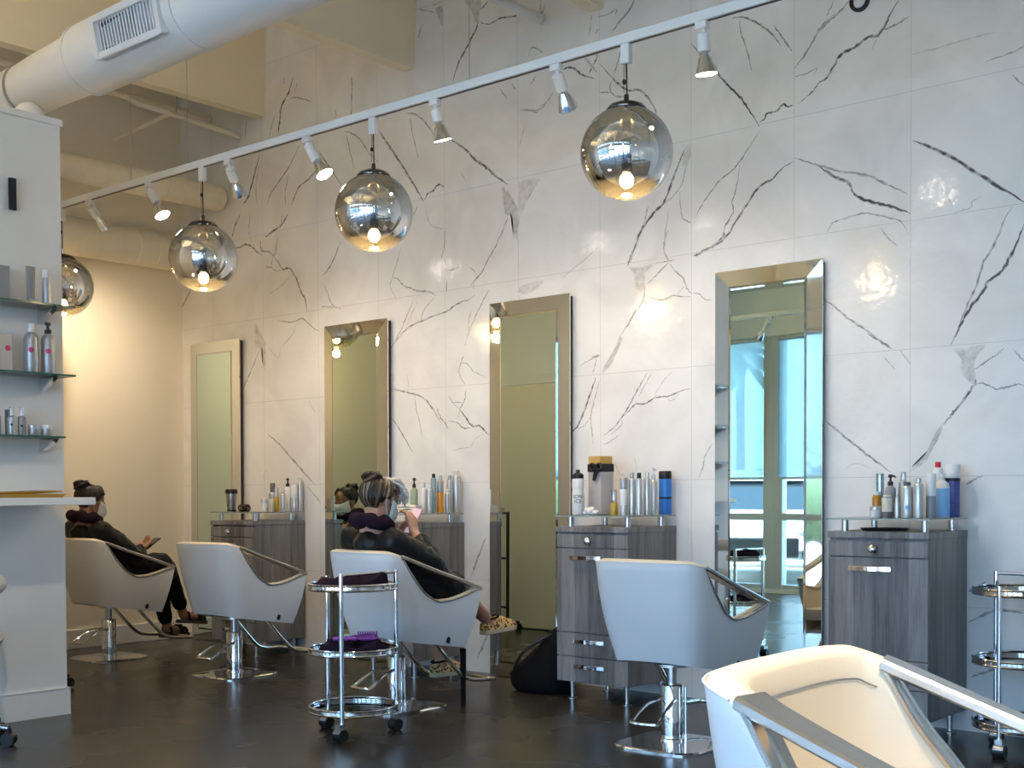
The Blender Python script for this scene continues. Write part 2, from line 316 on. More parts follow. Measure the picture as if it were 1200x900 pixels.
VEINS="""5 50 -1897,2378 -1934,2319 -1960,2254 -1994,2189 -2025,2147 -2048,2064 -2086,1983 -2117,1908 -2157,1809
7 80 -1845,2298 -1870,2226 -1911,2148 -1948,2091 -2002,2059 -2024,2015 -2086,1944 -2133,1862 -2161,1802
7 80 -2666,2578 -2618,2533 -2539,2497 -2462,2468 -2366,2422
4 40 -2796,2389 -2778,2408 -2760,2434 -2697,2446 -2635,2454 -2574,2453 -2479,2418 -2412,2388 -2370,2318
3 35 -2509,2374 -2479,2325 -2428,2277
3 30 -2167,2392 -2119,2400 -2080,2406 -2073,2432 -2034,2449
3 30 -2219,2514 -2191,2474 -2163,2434
5 45 -2805,2062 -2760,2028 -2697,1972 -2634,1924 -2564,1877 -2512,1831
6 50 -2582,1878 -2521,1836 -2452,1790
3 30 -2418,1783 -2385,1740 -2364,1710
3 30 -2495,1756 -2469,1722 -2439,1691
6 60 -2066,1677 -2058,1606 -2077,1576 -2108,1531 -2155,1478 -2179,1448 -2211,1414
4 50 -2066,1662 -2000,1704 -1962,1724 -1928,1756
4 50 -2058,1603 -2015,1596 -1961,1570 -1908,1578 -1871,1587 -1841,1578
3 40 -1890,1745 -1857,1704 -1842,1688
3 40 -2172,1783 -2149,1840
6 50 -2800,1462 -2750,1422 -2678,1365 -2607,1309 -2546,1262 -2459,1203
5 40 -2099,1138 -2068,1158 -2017,1180
2 20 -2695,1219 -2660,1243 -2615,1242 -2563,1217
7 60 -3888,2555 -3916,2520 -3945,2461 -3974,2410 -3988,2372
4 45 -3725,2533 -3743,2481 -3748,2428 -3725,2379 -3721,2363
6 65 -3375,2483 -3380,2451 -3444,2407 -3497,2395 -3523,2380 -3567,2374
4 50 -3333,2470 -3384,2440
3 40 -3813,2363 -3721,2367 -3675,2369
4 45 -3721,2359 -3758,2329 -3813,2289 -3860,2255
5 50 -3874,2253 -3879,2187 -3908,2143 -3956,2093 -3994,2041 -4043,1990
4 50 -3716,2355 -3675,2304 -3630,2268 -3617,2239 -3603,2204 -3577,2178
3 45 -3577,2174 -3532,2169 -3501,2143 -3480,2130 -3445,2128
4 45 -3870,2194 -3832,2182 -3776,2161 -3721,2167 -3694,2175 -3621,2164 -3577,2157
2 30 -3612,2224 -3666,2180
3 30 -4446,2363 -4362,2410 -4270,2455 -4189,2509
4 40 -4247,1878 -4222,1888 -4180,1891
3 40 -4180,1889 -4227,1880 -4324,1843
3 40 -4212,1879 -4217,1835 -4243,1776
6 55 -4212,1766 -4243,1699 -4284,1604 -4325,1524 -4356,1484 -4408,1453
4 35 -4180,1760 -4213,1673 -4243,1577 -4249,1521 -4239,1439 -4232,1386
3 30 -4254,1545 -4295,1498 -4346,1476
4 55 -3866,1767 -3909,1703 -3967,1620 -4015,1551 -4074,1489 -4164,1432
3 35 -3833,1765 -3871,1709 -3919,1641
4 55 -4025,1539 -3986,1565 -3938,1603 -3881,1600 -3806,1631 -3722,1634 -3640,1657 -3578,1668
2 35 -3806,1635 -3806,1658 -3778,1688 -3741,1732 -3695,1764
2 35 -3722,1634 -3713,1607 -3649,1642
3 40 -4035,1520 -4030,1496 -4065,1465 -4114,1435
3 40 -4055,1433 -4114,1399 -4159,1384
2 30 -3949,1310 -3930,1223
2 30 -4080,1289 -4056,1225 -4007,1200
4 40 -3446,1367 -3490,1307 -3507,1240 -3529,1187
3 40 -5781,2720 -5822,2615 -5862,2527 -5883,2465 -5824,2375
5 45 -5862,2523 -5816,2513 -5757,2460 -5692,2439 -5641,2415 -5539,2399 -5464,2364
4 45 -5386,2766 -5399,2652 -5425,2593
4 45 -5388,2512 -5303,2515 -5260,2532
3 40 -5388,2588 -5388,2517
5 50 -4913,2700 -4959,2620 -5018,2550 -5076,2471 -5135,2425 -5171,2394
3 40 -5176,2513 -5123,2463
3 40 -5147,2418 -5142,2373
5 50 -5136,2334 -5196,2309 -5268,2299 -5378,2257 -5465,2243 -5592,2219 -5721,2185 -5827,2116 -5894,2056
4 45 -5674,2350 -5733,2264 -5787,2177 -5854,2090
3 35 -5635,2346 -5688,2269 -5734,2200
3 40 -5477,2365 -5527,2326 -5578,2286 -5598,2233 -5579,2218
4 45 -5019,2356 -5066,2296 -5125,2214 -5185,2115 -5222,2030
4 45 -5235,1969 -5259,1917 -5284,1866
3 30 -5167,2245 -5191,2168 -5185,2106
4 50 -5377,2453 -5377,2373
3 40 -5259,1921 -5274,1880 -5260,1836 -5222,1784
3 50 -5254,1921 -5211,1918 -5173,1887 -5154,1864 -5107,1847 -5051,1823
4 50 -5217,1759 -5227,1699 -5252,1658 -5271,1638
3 40 -5368,1728 -5329,1680 -5271,1638
3 40 -5329,1680 -5251,1679
6 60 -5271,1638 -5223,1586 -5166,1527 -5109,1528 -5063,1495 -5030,1470
4 50 -5369,1567 -5291,1553 -5243,1519 -5176,1517
3 30 -5271,1638 -5281,1581
5 50 -5918,1804 -5838,1791 -5775,1777 -5702,1761 -5630,1743 -5568,1710 -5508,1656 -5468,1604 -5429,1555
3 40 -5666,1748 -5656,1671 -5626,1574 -5596,1456
4 50 -5473,1662 -5439,1595 -5399,1558 -5370,1513
4 50 -5893,1619 -5830,1560 -5757,1469 -5685,1378
2 35 -5737,1885 -5722,1829 -5717,1784
2 35 -5896,1907 -5859,1867 -5870,1823 -5828,1791
2 30 -5332,1376 -5273,1389 -5186,1401 -5129,1455 -5044,1477
7 50 -7460,3183 -7512,3118 -7574,3000
4 35 -7343,3166 -7362,3054 -7330,2957
8 65 -6916,3102 -6988,3032 -7084,3000 -7174,2966
4 40 -6971,3110 -6996,3043
6 60 -7567,2947 -7481,2935 -7397,2945 -7330,2921 -7265,2871 -7200,2837
8 40 -7231,2959 -7216,2880 -7135,2859 -7087,2827
5 45 -7029,2957 -7063,2840 -7087,2827
7 55 -7087,2827 -7024,2764 -6977,2712 -6914,2715 -6853,2662 -6815,2598 -6777,2524 -6740,2480 -6725,2419 -6718,2379
4 40 -7087,2822 -7104,2753 -7057,2712 -7009,2711
4 40 -7177,2757 -7112,2744
3 30 -6884,2666 -6979,2607 -7091,2568 -7139,2553
5 45 -7046,2355 -6935,2335 -6842,2331 -6780,2345 -6704,2303 -6644,2263 -6585,2238
5 50 -6357,2835 -6416,2747 -6490,2659 -6557,2618
4 40 -6558,2569 -6507,2505 -6479,2443 -6435,2395 -6363,2373
4 40 -6568,2399 -6538,2405 -6435,2390
3 30 -6842,2311 -6874,2244 -6937,2199
5 40 -7260,2156 -7350,2018 -7442,1898 -7466,1844
7 45 -7171,1546 -7054,1481 -6887,1354 -6744,1245 -6654,1177
4 30 -7012,2164 -7045,2092 -7151,2175
4 30 -6864,2253 -7001,2163
3 35 -6707,1762 -6647,1680
3 35 -7175,1292 -7208,1265 -7209,1196
5 40 -6735,1165 -6665,1111 -6586,1045
8 60 -6848,4047 -6896,3948 -6976,3865 -7001,3749 -7018,3672
5 45 -6881,3905 -6804,3894 -6653,3833
4 40 -6803,3997 -6834,3935
4 40 -6941,4068 -6950,4019
4 40 -7048,3839 -7097,3727 -7114,3670
4 40 -7374,3843 -7401,3703
5 50 -6244,3914 -6238,3856 -6247,3696 -6249,3564
8 60 -7229,3558 -7289,3446 -7357,3302 -7426,3240
4 40 -7222,3526 -7274,3361 -7260,3215
5 50 -6786,3558 -6888,3437 -7015,3339 -7112,3263 -7146,3197
7 55 -6585,3365 -6690,3305 -6798,3263 -6877,3156
4 40 -6905,3380 -6946,3247 -6939,3165
5 40 -6334,3561 -6263,3547 -6165,3482 -6083,3382 -5989,3299
4 40 -6305,3556 -6264,3424 -6224,3293
4 40 -6404,3728 -6397,3669
5 55 -5973,3492 -5907,3405 -5854,3340
5 55 -6583,3482 -6496,3379 -6353,3210
5 45 -5574,4099 -5613,4019
3 40 -5485,4193 -5398,4197
3 40 -5617,4209 -5461,4142
7 60 -5099,4042 -5106,3975 -5171,3887 -5256,3793 -5311,3683
7 60 -5379,3591 -5342,3627
5 55 -5006,4104 -5088,4057
5 55 -5082,3991 -5007,3959 -4927,3973 -4859,3965 -4798,3954 -4792,3973 -4820,3989
4 45 -4601,3999 -4612,3920
4 45 -4700,3692 -4678,3736 -4640,3728 -4576,3679
4 40 -4924,3551 -4863,3479
4 40 -4834,3566 -4795,3515
4 40 -4763,3391 -4719,3386 -4643,3354 -4621,3374 -4567,3397
4 40 -4641,3570 -4685,3521
7 60 -5973,3501 -5880,3382 -5776,3253 -5698,3148 -5622,3044 -5572,2973
6 60 -5565,2986 -5533,3021 -5483,3031 -5445,3061 -5384,3037
5 45 -5733,3565 -5656,3549 -5580,3498 -5517,3432 -5468,3364
4 40 -5688,3547 -5670,3434 -5620,3262
8 60 -5344,3332 -5224,3252 -5130,3165 -5048,3108 -4956,3032 -4866,2970
3 30 -5249,3108 -5202,3038
3 30 -4730,3296 -4775,3170
5 60 -4623,2959 -4700,2871 -4772,2773
4 45 -4867,2774 -4925,2658
4 45 -5623,2963 -5669,2897
3 30 -5547,2951 -5541,2869 -5498,2809 -5398,2777
4 40 -4606,4001 -4602,3909 -4618,3880
4 40 -4569,3966 -4596,3915
6 55 -3940,3828 -3979,3775 -4037,3735 -4095,3687
3 40 -4234,3824 -4254,3701
4 40 -4189,3797 -4115,3794 -4061,3808 -4071,3775
4 40 -4189,3733 -4204,3705
6 60 -4471,3549 -4408,3563 -4357,3544 -4296,3494 -4215,3456
6 50 -4189,3622 -4195,3575 -4225,3534 -4255,3493
8 30 -4285,3596 -4195,3487
4 45 -4028,3592 -4057,3504 -4087,3436
6 55 -4175,3531 -4096,3442 -4038,3382 -3971,3336 -3918,3333 -3857,3281 -3811,3209 -3797,3168
4 42 -4087,3432 -4106,3373 -4058,3323 -3971,3316
4 42 -4185,3374 -4106,3357
4 42 -4503,3449 -4556,3403 -4621,3366 -4763,3391
7 65 -3610,2963 -3650,2886 -3700,2786 -3750,2684 -3822,2635 -3894,2560 -3936,2480 -3973,2390
4 35 -3580,2965 -3610,2846 -3650,2744 -3750,2675
4 40 -3852,2683 -3884,2584
3 40 -3650,2735 -3635,2599 -3591,2559
3 40 -3720,2645 -3741,2505 -3751,2430 -3721,2367
6 65 -3574,3507 -3513,3426 -3443,3365 -3409,3305 -3340,3224 -3273,3151 -3223,3075 -3166,2984
5 55 -3323,3573 -3265,3565 -3198,3527 -3133,3475 -3085,3427 -3045,3367
4 55 -3085,3477 -3037,3408 -2981,3324
4 45 -3281,3558 -3273,3487 -3240,3392 -3207,3275
5 70 -3166,3005 -3133,3021 -3125,3041 -3069,3044 -3033,3069 -3005,3052 -2977,3054
4 55 -2946,3058 -2880,3090 -2834,3133 -2796,3149 -2766,3177 -2743,3220
5 50 -2969,3233 -2919,3281 -2872,3341 -2834,3394 -2796,3427 -2743,3455
3 45 -2755,3520 -2796,3448
3 45 -2969,3194 -2903,3193 -2849,3209 -2861,3177
3 45 -3460,3607 -3400,3625
4 50 -3166,2962 -3215,2899 -3290,2817 -3324,2786 -3401,2747 -3461,2690 -3514,2631 -3554,2569
4 50 -3282,2808 -3299,2694 -3324,2631 -3320,2572 -3367,2504 -3384,2447
6 60 -2977,2773 -3036,2748 -3085,2709 -3149,2684 -3199,2648 -3249,2583 -3307,2518 -3358,2451 -3436,2410 -3514,2390 -3567,2374
4 45 -2969,2789 -2895,2755 -2826,2725 -2742,2693
5 50 -2826,2715 -2780,2679 -2742,2652
4 40 -3634,2581 -3594,2560 -3576,2553
7 65 -2423,3434 -2465,3381 -2498,3325 -2532,3292 -2576,3299 -2637,3268 -2716,3246 -2752,3204 -2797,3148 -2834,3139
5 50 -2507,3311 -2448,3320 -2372,3345
3 35 -2532,3284 -2558,3234
5 45 -2672,3499 -2734,3449 -2789,3421 -2834,3382
4 20 -2364,3164 -2233,3165 -2106,3174 -1961,3174
4 35 -1848,3083 -1885,3069 -2021,3050
4 35 -1900,2970 -1848,2906
6 45 -2833,2730 -2742,2686 -2595,2641 -2508,2592 -2381,2517
8 55 -2833,2723 -2742,2652 -2683,2621 -2653,2561
8 70 -2354,2760 -2205,2673 -2021,2531 -1845,2394
6 45 -2073,252 -2005,281 -1928,311 -1836,330
6 45 -2085,502 -1962,566 -1837,562
6 45 -2086,645 -2007,694
8 40 -5057,839 -5129,700 -5182,590
8 40 -5041,246 -5134,86
8 40 -8260,2508 -8126,2648 -8050,2727"""
BLOTCH="""40 -2156,1762 -2125,1713 -2124,1658 -2085,1600 -2058,1606 -2062,1685 -2046,1730 -2016,1763 -2047,1773 -2101,1766
55 -2211,1414 -2236,1395 -2268,1324 -2309,1261 -2358,1225 -2358,1205 -2300,1236 -2268,1284 -2219,1370
35 -3984,2364 -3907,2355 -3851,2363 -3813,2359 -3869,2319 -3874,2249 -3908,2214 -3946,2265 -3945,2320
50 -4047,1990 -4033,1993 -4024,1972 -4065,1896 -4097,1843 -4112,1820 -4160,1791 -4166,1807 -4122,1869 -4077,1929
30 -4792,2343 -4659,2362 -4594,2355 -4638,2318 -4726,2294 -4781,2308
40 -7298,2358 -7241,2296 -7177,2218 -7178,2183 -7183,2034 -7216,2036 -7214,2149 -7296,2197 -7304,2260
55 -5454,4167 -5398,4171 -5397,4047 -5436,4109
40 -5205,4156 -5075,4122 -5088,4031 -5106,3984 -5135,4043 -5170,4103
45 -4911,2964 -4889,2952 -4789,2826 -4784,2648 -4823,2644 -4828,2764 -4867,2783 -4895,2817
28 -4777,2968 -4623,2959 -4700,2871 -4772,2764
25 -3610,2964 -3578,2963 -3578,2907 -3612,2863 -3635,2867
35 -8346,2949 -8346,2949 -8112,2979 -8195,2920 -8329,2870"""
# ------------------------------------------------------------------ camera
def set_camera():
    yaw, pit, rol = math.radians(40.3693), math.radians(-1.3723), math.radians(-.28962)
    f = Vector((-math.sin(yaw), math.cos(yaw), 0)); r = Vector((math.cos(yaw), math.sin(yaw), 0)); u = Vector((0, 0, 1))
    f2 = f * math.cos(pit) + u * math.sin(pit); u2 = u * math.cos(pit) - f * math.sin(pit)
    r3 = r * math.cos(rol) + u2 * math.sin(rol); u3 = u2 * math.cos(rol) - r * math.sin(rol)
    cam = bpy.data.cameras.new('camera'); o = bpy.data.objects.new('camera', cam); COL.objects.link(o)
    m = Matrix((r3, u3, -f2)).transposed().to_4x4(); m.translation = Vector((0, 0, 1.11)); o.matrix_world = m
    cam.sensor_width = 36; cam.lens = 1449.5 / 1200 * 36; cam.shift_y = (612.6 - 450) / 1200
    cam.clip_start = .05; sc.camera = o
set_camera()

XL, XR, YB, YF, ZC = -8.2, 2.5, -1.8, 5.7, 4.6
struct(MB().span((XL - .2, YB - .2, -.12), (XR + .2, YF + .2, 0)).build('floor', M['floor'], smooth=False))
struct(MB().span((XL - .2, YB - .2, ZC), (XR + .2, YF + .2, ZC + .3)).build('ceiling', M['ceil'], smooth=False))
struct(MB().span((XL - .2, YB - .2, 0), (XL, YF + .2, ZC)).build('wall_left', M['cream'], smooth=False))
struct(MB().span((XR, YB - .2, 0), (XR + .2, YF + .2, ZC)).build('wall_right', M['white_paint'], smooth=False))

# marble wall: tiles with their grey veins, one mesh
def marble_wall():
    mb = MB(); val = []
    mb.span((XL, YF, 0), (XR, YF + .18, ZC)); val += [0.0] * 8
    k = 0
    for line in VEINS.splitlines():
        q = line.split(); w = int(q[0]) / 1000; d = int(q[1]) / 100
        P = [tuple(float(c) / 1000 for c in s.split(',')) for s in q[2:]]
        n = max(6, len(P) * 5); S = smooth_path(P, n); k += 1
        y = YF - .0002 - k * 2.5e-6; vs = []; vv = []
        ph = rnd.random() * 6
        for i in range(n):
            t = S[min(i + 1, n - 1)] - S[max(i - 1, 0)]; L = math.hypot(*t) or 1; nx, nz = -t[1] / L, t[0] / L
            e = min(1, 3.2 * i / n + .25, 3.2 * (n - 1 - i) / n + .25)
            hw = w * 1.5 * (.6 + .55 * abs(math.sin(i * .9 + ph)) * rnd.uniform(.5, 1.2)) * e
            j = rnd.uniform(-.0025, .0025)
            cx, cz = S[i][0] + nx * j, S[i][1] + nz * j
            for o_, a in ((-1, 0), (-.35, 1), (.35, 1), (1, 0)):
                vs.append((cx + nx * hw * o_, y, cz + nz * hw * o_)); vv.append(a * d * 1.35)
        fs = []
        for i in range(n - 1):
            for c in range(3): fs.append((i * 4 + c, i * 4 + c + 1, i * 4 + c + 5, i * 4 + c + 4))
        mb.add(vs, fs, 1); val += vv
    for line in BLOTCH.splitlines():
        q = line.split(); d = int(q[0]) / 100; k += 1; y = YF - .0002 - k * 2.5e-6
        P = [tuple(float(c) / 1000 for c in s.split(',')) for s in q[1:]]; n = len(P) * 4
        S = smooth_path(P, n, True); cx, cz = S.mean(axis=0)
        vs = []; vv = []
        for kk, a in ((1.0, .35), (.78, 1), (.45, .8)):
            for i in range(n):
                j = 1 + rnd.uniform(-.08, .08); vs.append((cx + (S[i][0] - cx) * kk * j, y, cz + (S[i][1] - cz) * kk * j)); vv.append(d * a * rnd.uniform(.5, 1.1))
        vs.append((cx, y, cz)); vv.append(d * .7); fs = []
        for r in range(2):
            for i in range(n): fs.append((r * n + i, r * n + (i + 1) % n, (r + 1) * n + (i + 1) % n, (r + 1) * n + i))
        for i in range(n): fs.append((2 * n + i, 2 * n + (i + 1) % n, 3 * n))
        mb.add(vs, fs, 1); val += vv
    o = mb.build('wall_front', [M['marble'], M['vein']], smooth=False, recalc=False)
    at = o.data.attributes.new('vein', 'FLOAT', 'POINT'); at.data.foreach_set('value', val)
    return struct(o)
marble_wall()

# partition block on the left with its cap, door and skirting
PX, PY0, PY1, PZ = -5.79, 2.0, 3.31, 3.0
struct(MB().span((XL, PY0, 0), (PX, PY1, PZ - .035)).build('wall_partition', M['white_paint'], smooth=False))
struct(MB().span((XL, PY0 - .012, PZ - .035), (PX + .012, PY1 + .012, PZ)).build('trim_1', M['trim'], smooth=False, bevel=.004))
struct(MB().span((PX, PY0 - .014, 0), (PX + .014, PY1 + .014, .135)).span((XL, PY1, 0), (-6.98, PY1 + .014, .135)).span((-6.1, PY1, 0), (PX + .014, PY1 + .014, .135)).build('baseboard_partition', M['trim'], smooth=False, bevel=.004))
struct(MB().span((XL, PY1 + .014, 0), (XL + .016, YF, .14)).build('baseboard_left', M['trim'], smooth=False, bevel=.004))
d1 = struct(MB().span((-6.92, PY1 + .002, .01), (-6.16, PY1 + .03, 2.04)).build('door_1', M['cream'], smooth=False, bevel=.003))
fr = MB().span((-6.99, PY1, 0), (-6.92, PY1 + .04, 2.11)).span((-6.16, PY1, 0), (-6.09, PY1 + .04, 2.11)).span((-6.92, PY1, 2.04), (-6.16, PY1 + .04, 2.11))
fr.build('door_frame', M['trim'], d1, smooth=False, bevel=.003)
for z in (.25, 1.02, 1.8): MB().span((-6.175, PY1 + .03, z), (-6.145, PY1 + .045, z + .09)).build('hinge', M['black_metal'], d1, smooth=False)
MB().cyl((-6.85, PY1 + .03, 1.0), (-6.85, PY1 + .075, 1.0), .012).ell((-6.85, PY1 + .09, 1.0), (.028, .028, .028)).build('door_handle', M['steel'], d1)

# double-tee concrete beams under the slab
for i, x in enumerate((-7.22, -5.70, -4.20, -2.68, -1.16, .36, 1.88)):
    mb = MB(); r = []
    for y in (YB, YF): r.append([(x - .045, y, 3.835), (x + .05, y, 3.835), (x + .09, y, ZC), (x - .085, y, ZC)])
    struct(mb.loft(r).build('trim_%d' % (i + 2), M['ceil'], smooth=False))

# storefront wall behind the camera
bays = [XL] + [-7.11 + 1.45 * k for k in range(7)] + [XR]
mb = MB().span((XL - .2, YB - .2, 3.03), (XR + .2, YB, 3.58)).span((XL - .2, YB - .2, 3.95), (XR + .2, YB, ZC)).span((XL - .2, YB - .2, 0), (XR + .2, YB, .05))
struct(mb.build('wall_back', M['white_paint'], smooth=False))
for i in range(len(bays) - 1):
    a, b = bays[i] + (.095 if i else 0), bays[i + 1] - (.095 if i < len(bays) - 2 else 0)
    fr = MB()
    for z0, z1 in ((.05, 3.03), (3.58, 3.95)):
        fr.span((bays[i], YB - .14, z0), (a + .03, YB - .02, z1)); fr.span((b - .03, YB - .14, z0), (bays[i + 1], YB - .02, z1))
        fr.span((a, YB - .13, z0), (b, YB - .03, z0 + .05)); fr.span((a, YB - .13, z1 - .05), (b, YB - .03, z1))
    fr.span((a, YB - .13, .86), (b, YB - .03, .94))
    w = struct(fr.build('window_%d' % (i + 1), M['winframe'], smooth=False, bevel=.004))
    for z0, z1 in ((.1, .86), (.94, 2.98), (3.63, 3.9)):
        MB().span((a + .02, YB - .085, z0), (b - .02, YB - .079, z1)).build('pane', M['window'], w, smooth=False)
def mat_blind():
    m, nt, b = new_mat('blind_mesh'); out = nt.nodes['Material Output']; L = nt.links.new
    tr = N(nt, 'ShaderNodeBsdfTransparent'); tr.inputs[0].default_value = (.8, .88, .9, 1)
    tl = N(nt, 'ShaderNodeBsdfTranslucent'); tl.inputs[0].default_value = (.42, .50, .53, 1)
    tc = N(nt, 'ShaderNodeTexCoord'); n = N(nt, 'ShaderNodeTexNoise'); n.inputs['Scale'].default_value = 3; L(tc.outputs['Object'], n.inputs['Vector'])
    mr = N(nt, 'ShaderNodeMapRange'); mr.inputs[3].default_value = .5; mr.inputs[4].default_value = .62; L(n.outputs['Fac'], mr.inputs[0])
    mix = N(nt, 'ShaderNodeMixShader'); L(mr.outputs[0], mix.inputs[0]); L(tr.outputs[0], mix.inputs[1]); L(tl.outputs[0], mix.inputs[2]); L(mix.outputs[0], out.inputs[0])
    return m
M['blind'] = mat_blind()
for i, lab in ((0, 'grey mesh roller blind seen in the right-hand mirror, beside the far corner'), (1, 'grey mesh roller blind seen in the right-hand mirror, right of the window post'), (2, 'grey mesh roller blind on the third storefront bay, at the edge of the mirror view')):
    a, b = bays[i] + .1, bays[i + 1] - .1
    t = thing('roller_blind', lab, 'blind', ((a + b) / 2, YB + .03, 0), 0, 'roller blinds on the storefront')
    h = (b - a) / 2
    MB().span((-h, -.002, 1.36), (h, .002, 2.98)).build('blind_fabric', M['blind'], t, smooth=False)
    MB().cyl((-h, 0, 1.355), (h, 0, 1.355), .014).build('hem_bar', M['winframe'], t)
    MB().cyl((-h, 0, 2.99), (h, 0, 2.99), .028).build('roller', M['winframe'], t)

# ------------------------------------------------------------------ outside (seen in the right-hand mirror)
M['asphalt'] = pm('concrete_lot', (.50, .49, .47), .9, noise=.15, nscale=4)
M['carpaint'] = pm('white_car_paint', (.80, .82, .84), .15, coat=.6, noise=.01)
M['carglass'] = pm('car_glass', (.02, .03, .04), .05, noise=.05)
M['leaf'] = pm('palm_leaf', (.05, .10, .05), .6, noise=.3)
M['trunk'] = pm('palm_trunk', (.16, .12, .08), .8, noise=.3, nscale=20)
M['stucco'] = pm('brown_stucco', (.22, .14, .11), .8, noise=.1)
M['light'] = pm('head_lamp', (.35, .35, .5), .05, .3, noise=.1)
struct(MB().span((-45, -45, -.16), (20, YB - .2, -.06)).build('ground_outside', M['asphalt'], smooth=False))
def car(loc, rz, label):
    t = thing('car', label, 'car', loc, rz)
    # body: cross sections along x (front at +x)
    secs = [(2.28, .55, .34, .62), (2.2, .78, .30, .80), (1.9, .88, .24, .93), (1.2, .93, .22, 1.02), (.6, .94, .22, 1.06), (-.8, .94, .22, 1.08), (-1.9, .92, .26, 1.1), (-2.3, .84, .36, 1.02)]
    rings = []
    for x, w, z0, z1 in secs:
        rings.append([(x, -w * .86, z0), (x, -w, z0 + .15), (x, -w, z1 - .25), (x, -w * .9, z1), (x, w * .9, z1), (x, w, z1 - .25), (x, w, z0 + .15), (x, w * .86, z0)])
    MB().loft(rings).build('body', M['carpaint'], t, angle=50)
    cab = [(1.05, .80, 1.0), (.35, .74, 1.50), (-1.3, .72, 1.62), (-2.05, .78, 1.05)]
    MB().loft([[(x, -w, 1.0), (x, -w * .96, z), (x, w * .96, z), (x, w, 1.0)] for x, w, z in cab]).build('cabin_glass', M['carglass'], t, smooth=False)
    MB().loft([[(x, -w, z), (x, -w * .9, z + .06), (x, w * .9, z + .06), (x, w, z)] for x, w, z in ((.5, .70, 1.46), (-.5, .74, 1.58), (-1.5, .72, 1.58))]).build('roof', M['carpaint'], t)
    for s in (-1, 1):
        MB().ell((2.13, s * .60, .74), (.16, .2, .09)).build('headlight', M['light'], t)
        for x in (1.4, -1.45):
            MB().cyl((x, s * .78, .33), (x, s * .97, .33), .34, seg=24).build('wheel', M['black'], t).name = 'wheel'
            MB().cyl((x, s * .965, .33), (x, s * .985, .33), .2, seg=16).build('hub', M['steel'], t)
    g = MB().box((2.24, 0, .52), (.1, 1.0, .28))
    g.build('grille', M['black'], t, smooth=False, bevel=.03)
    return t
car((-9.3, -5.6, -.06), math.radians(62), 'white car parked outside the storefront, nearest in the right-hand mirror')
car((-6.6, -8.5, -.06), math.radians(95), 'white car parked behind the nearer one outside, at the right of the mirror')
def palm(loc, h, label):
    t = thing('palm_tree', label, 'tree', loc, 0, 'palm trees across the lot')
    MB().tube([(0, 0, 0), (.05, 0, h * .5), (.02, .03, h)], [.2, .15, .16], 10).build('trunk', M['trunk'], t)
    mb = MB()
    for i in range(26):
        a = i * 2.4; el = .9 - 1.5 * (i / 26); L = 1.5 + .3 * rnd.random(); pts = []
        for k in range(7):
            q = k / 6; r = L * q; pts.append(Vector((math.cos(a) * r * math.cos(el), math.sin(a) * r * math.cos(el), h + r * math.sin(el) - .7 * q * q * L * .8)))
        side = Vector((-math.sin(a), math.cos(a), 0)); vs = []; fs = []
        for k, p in enumerate(pts):
            w = .26 * math.sin(PI * min(1, k / 6 * .85 + .12)); vs += [p - side * w - Vector((0, 0, w * .6)), p, p + side * w - Vector((0, 0, w * .6))]
        for k in range(6):
            for c in (0, 1): fs.append((k * 3 + c, k * 3 + c + 1, k * 3 + c + 4, k * 3 + c + 3))
        mb.add(vs, fs)
    mb.build('fronds', M['leaf'], t)
palm((-21.5, -26, -.06), 6.5, 'tall palm tree across the lot, in the left of the right-hand mirror')
palm((-17.0, -25.0, -.06), 3.2, 'shorter palm tree across the lot, beside the window post in the mirror')
hedge = MB()
for i in range(40):
    hedge.ell((-20 + i * .5 + rnd.uniform(-.2, .2), -20 + rnd.uniform(-.4, .4), .9 + rnd.uniform(-.2, .5)), (.7, .6, .9), 8, 6)
tag(hedge.build('hedge', M['leaf']), 'dark green hedge along the far edge of the lot outside', 'hedge')['kind'] = 'stuff'
bl = thing('brown_building', 'low brown building beyond the parked cars outside', 'building', (-8.9, -16, 0))
MB().span((-1.2, -1.5, -.1), (1.0, 0, 2.6)).build('walls', M['stucco'], bl, smooth=False)
MB().span((-1.4, -1.7, 2.6), (1.2, .2, 2.8)).build('roof', M['winframe'], bl, smooth=False)
fence = thing('picket_railing', 'dark railing of upright posts across the lot, below the blind in the mirror', 'railing', (-12.5, -11, -.06))
MB().span((-2.2, -.02, .75), (2.2, .02, .82)).build('top_rail', M['black_metal'], fence, smooth=False)
for k in range(9): MB().span((-2.1 + k * .5, -.06, 0), (-1.98 + k * .5, .06, .95 + .12 * (k % 2))).build('post', M['black_metal'], fence, smooth=False)

# ------------------------------------------------------------------ light
w = bpy.data.worlds.new('world'); sc.world = w; w.use_nodes = True
nt = w.node_tree; bg = nt.nodes['Background']
tc = N(nt, 'ShaderNodeTexCoord'); sp = N(nt, 'ShaderNodeSeparateXYZ'); nt.links.new(tc.outputs['Generated'], sp.inputs[0])
cr = N(nt, 'ShaderNodeValToRGB'); e = cr.color_ramp.elements
e[0].position = .0; e[0].color = (.47, .71, 1.0, 1); e[1].position = .7; e[1].color = (.28, .54, 1.0, 1)
nt.links.new(sp.outputs['Z'], cr.inputs[0]); nt.links.new(cr.outputs[0], bg.inputs[0]); bg.inputs[1].default_value = SKY
sl_ = bpy.data.lights.new('sun', 'SUN'); sl_.energy = SUN; sl_.angle = .01; sl_.color = (1, .95, .86)
so_ = bpy.data.objects.new('sun', sl_); COL.objects.link(so_); so_.rotation_euler = Vector((.35, -.45, -1)).to_track_quat('-Z', 'Y').to_euler(); so_.location = (0, 0, 12)
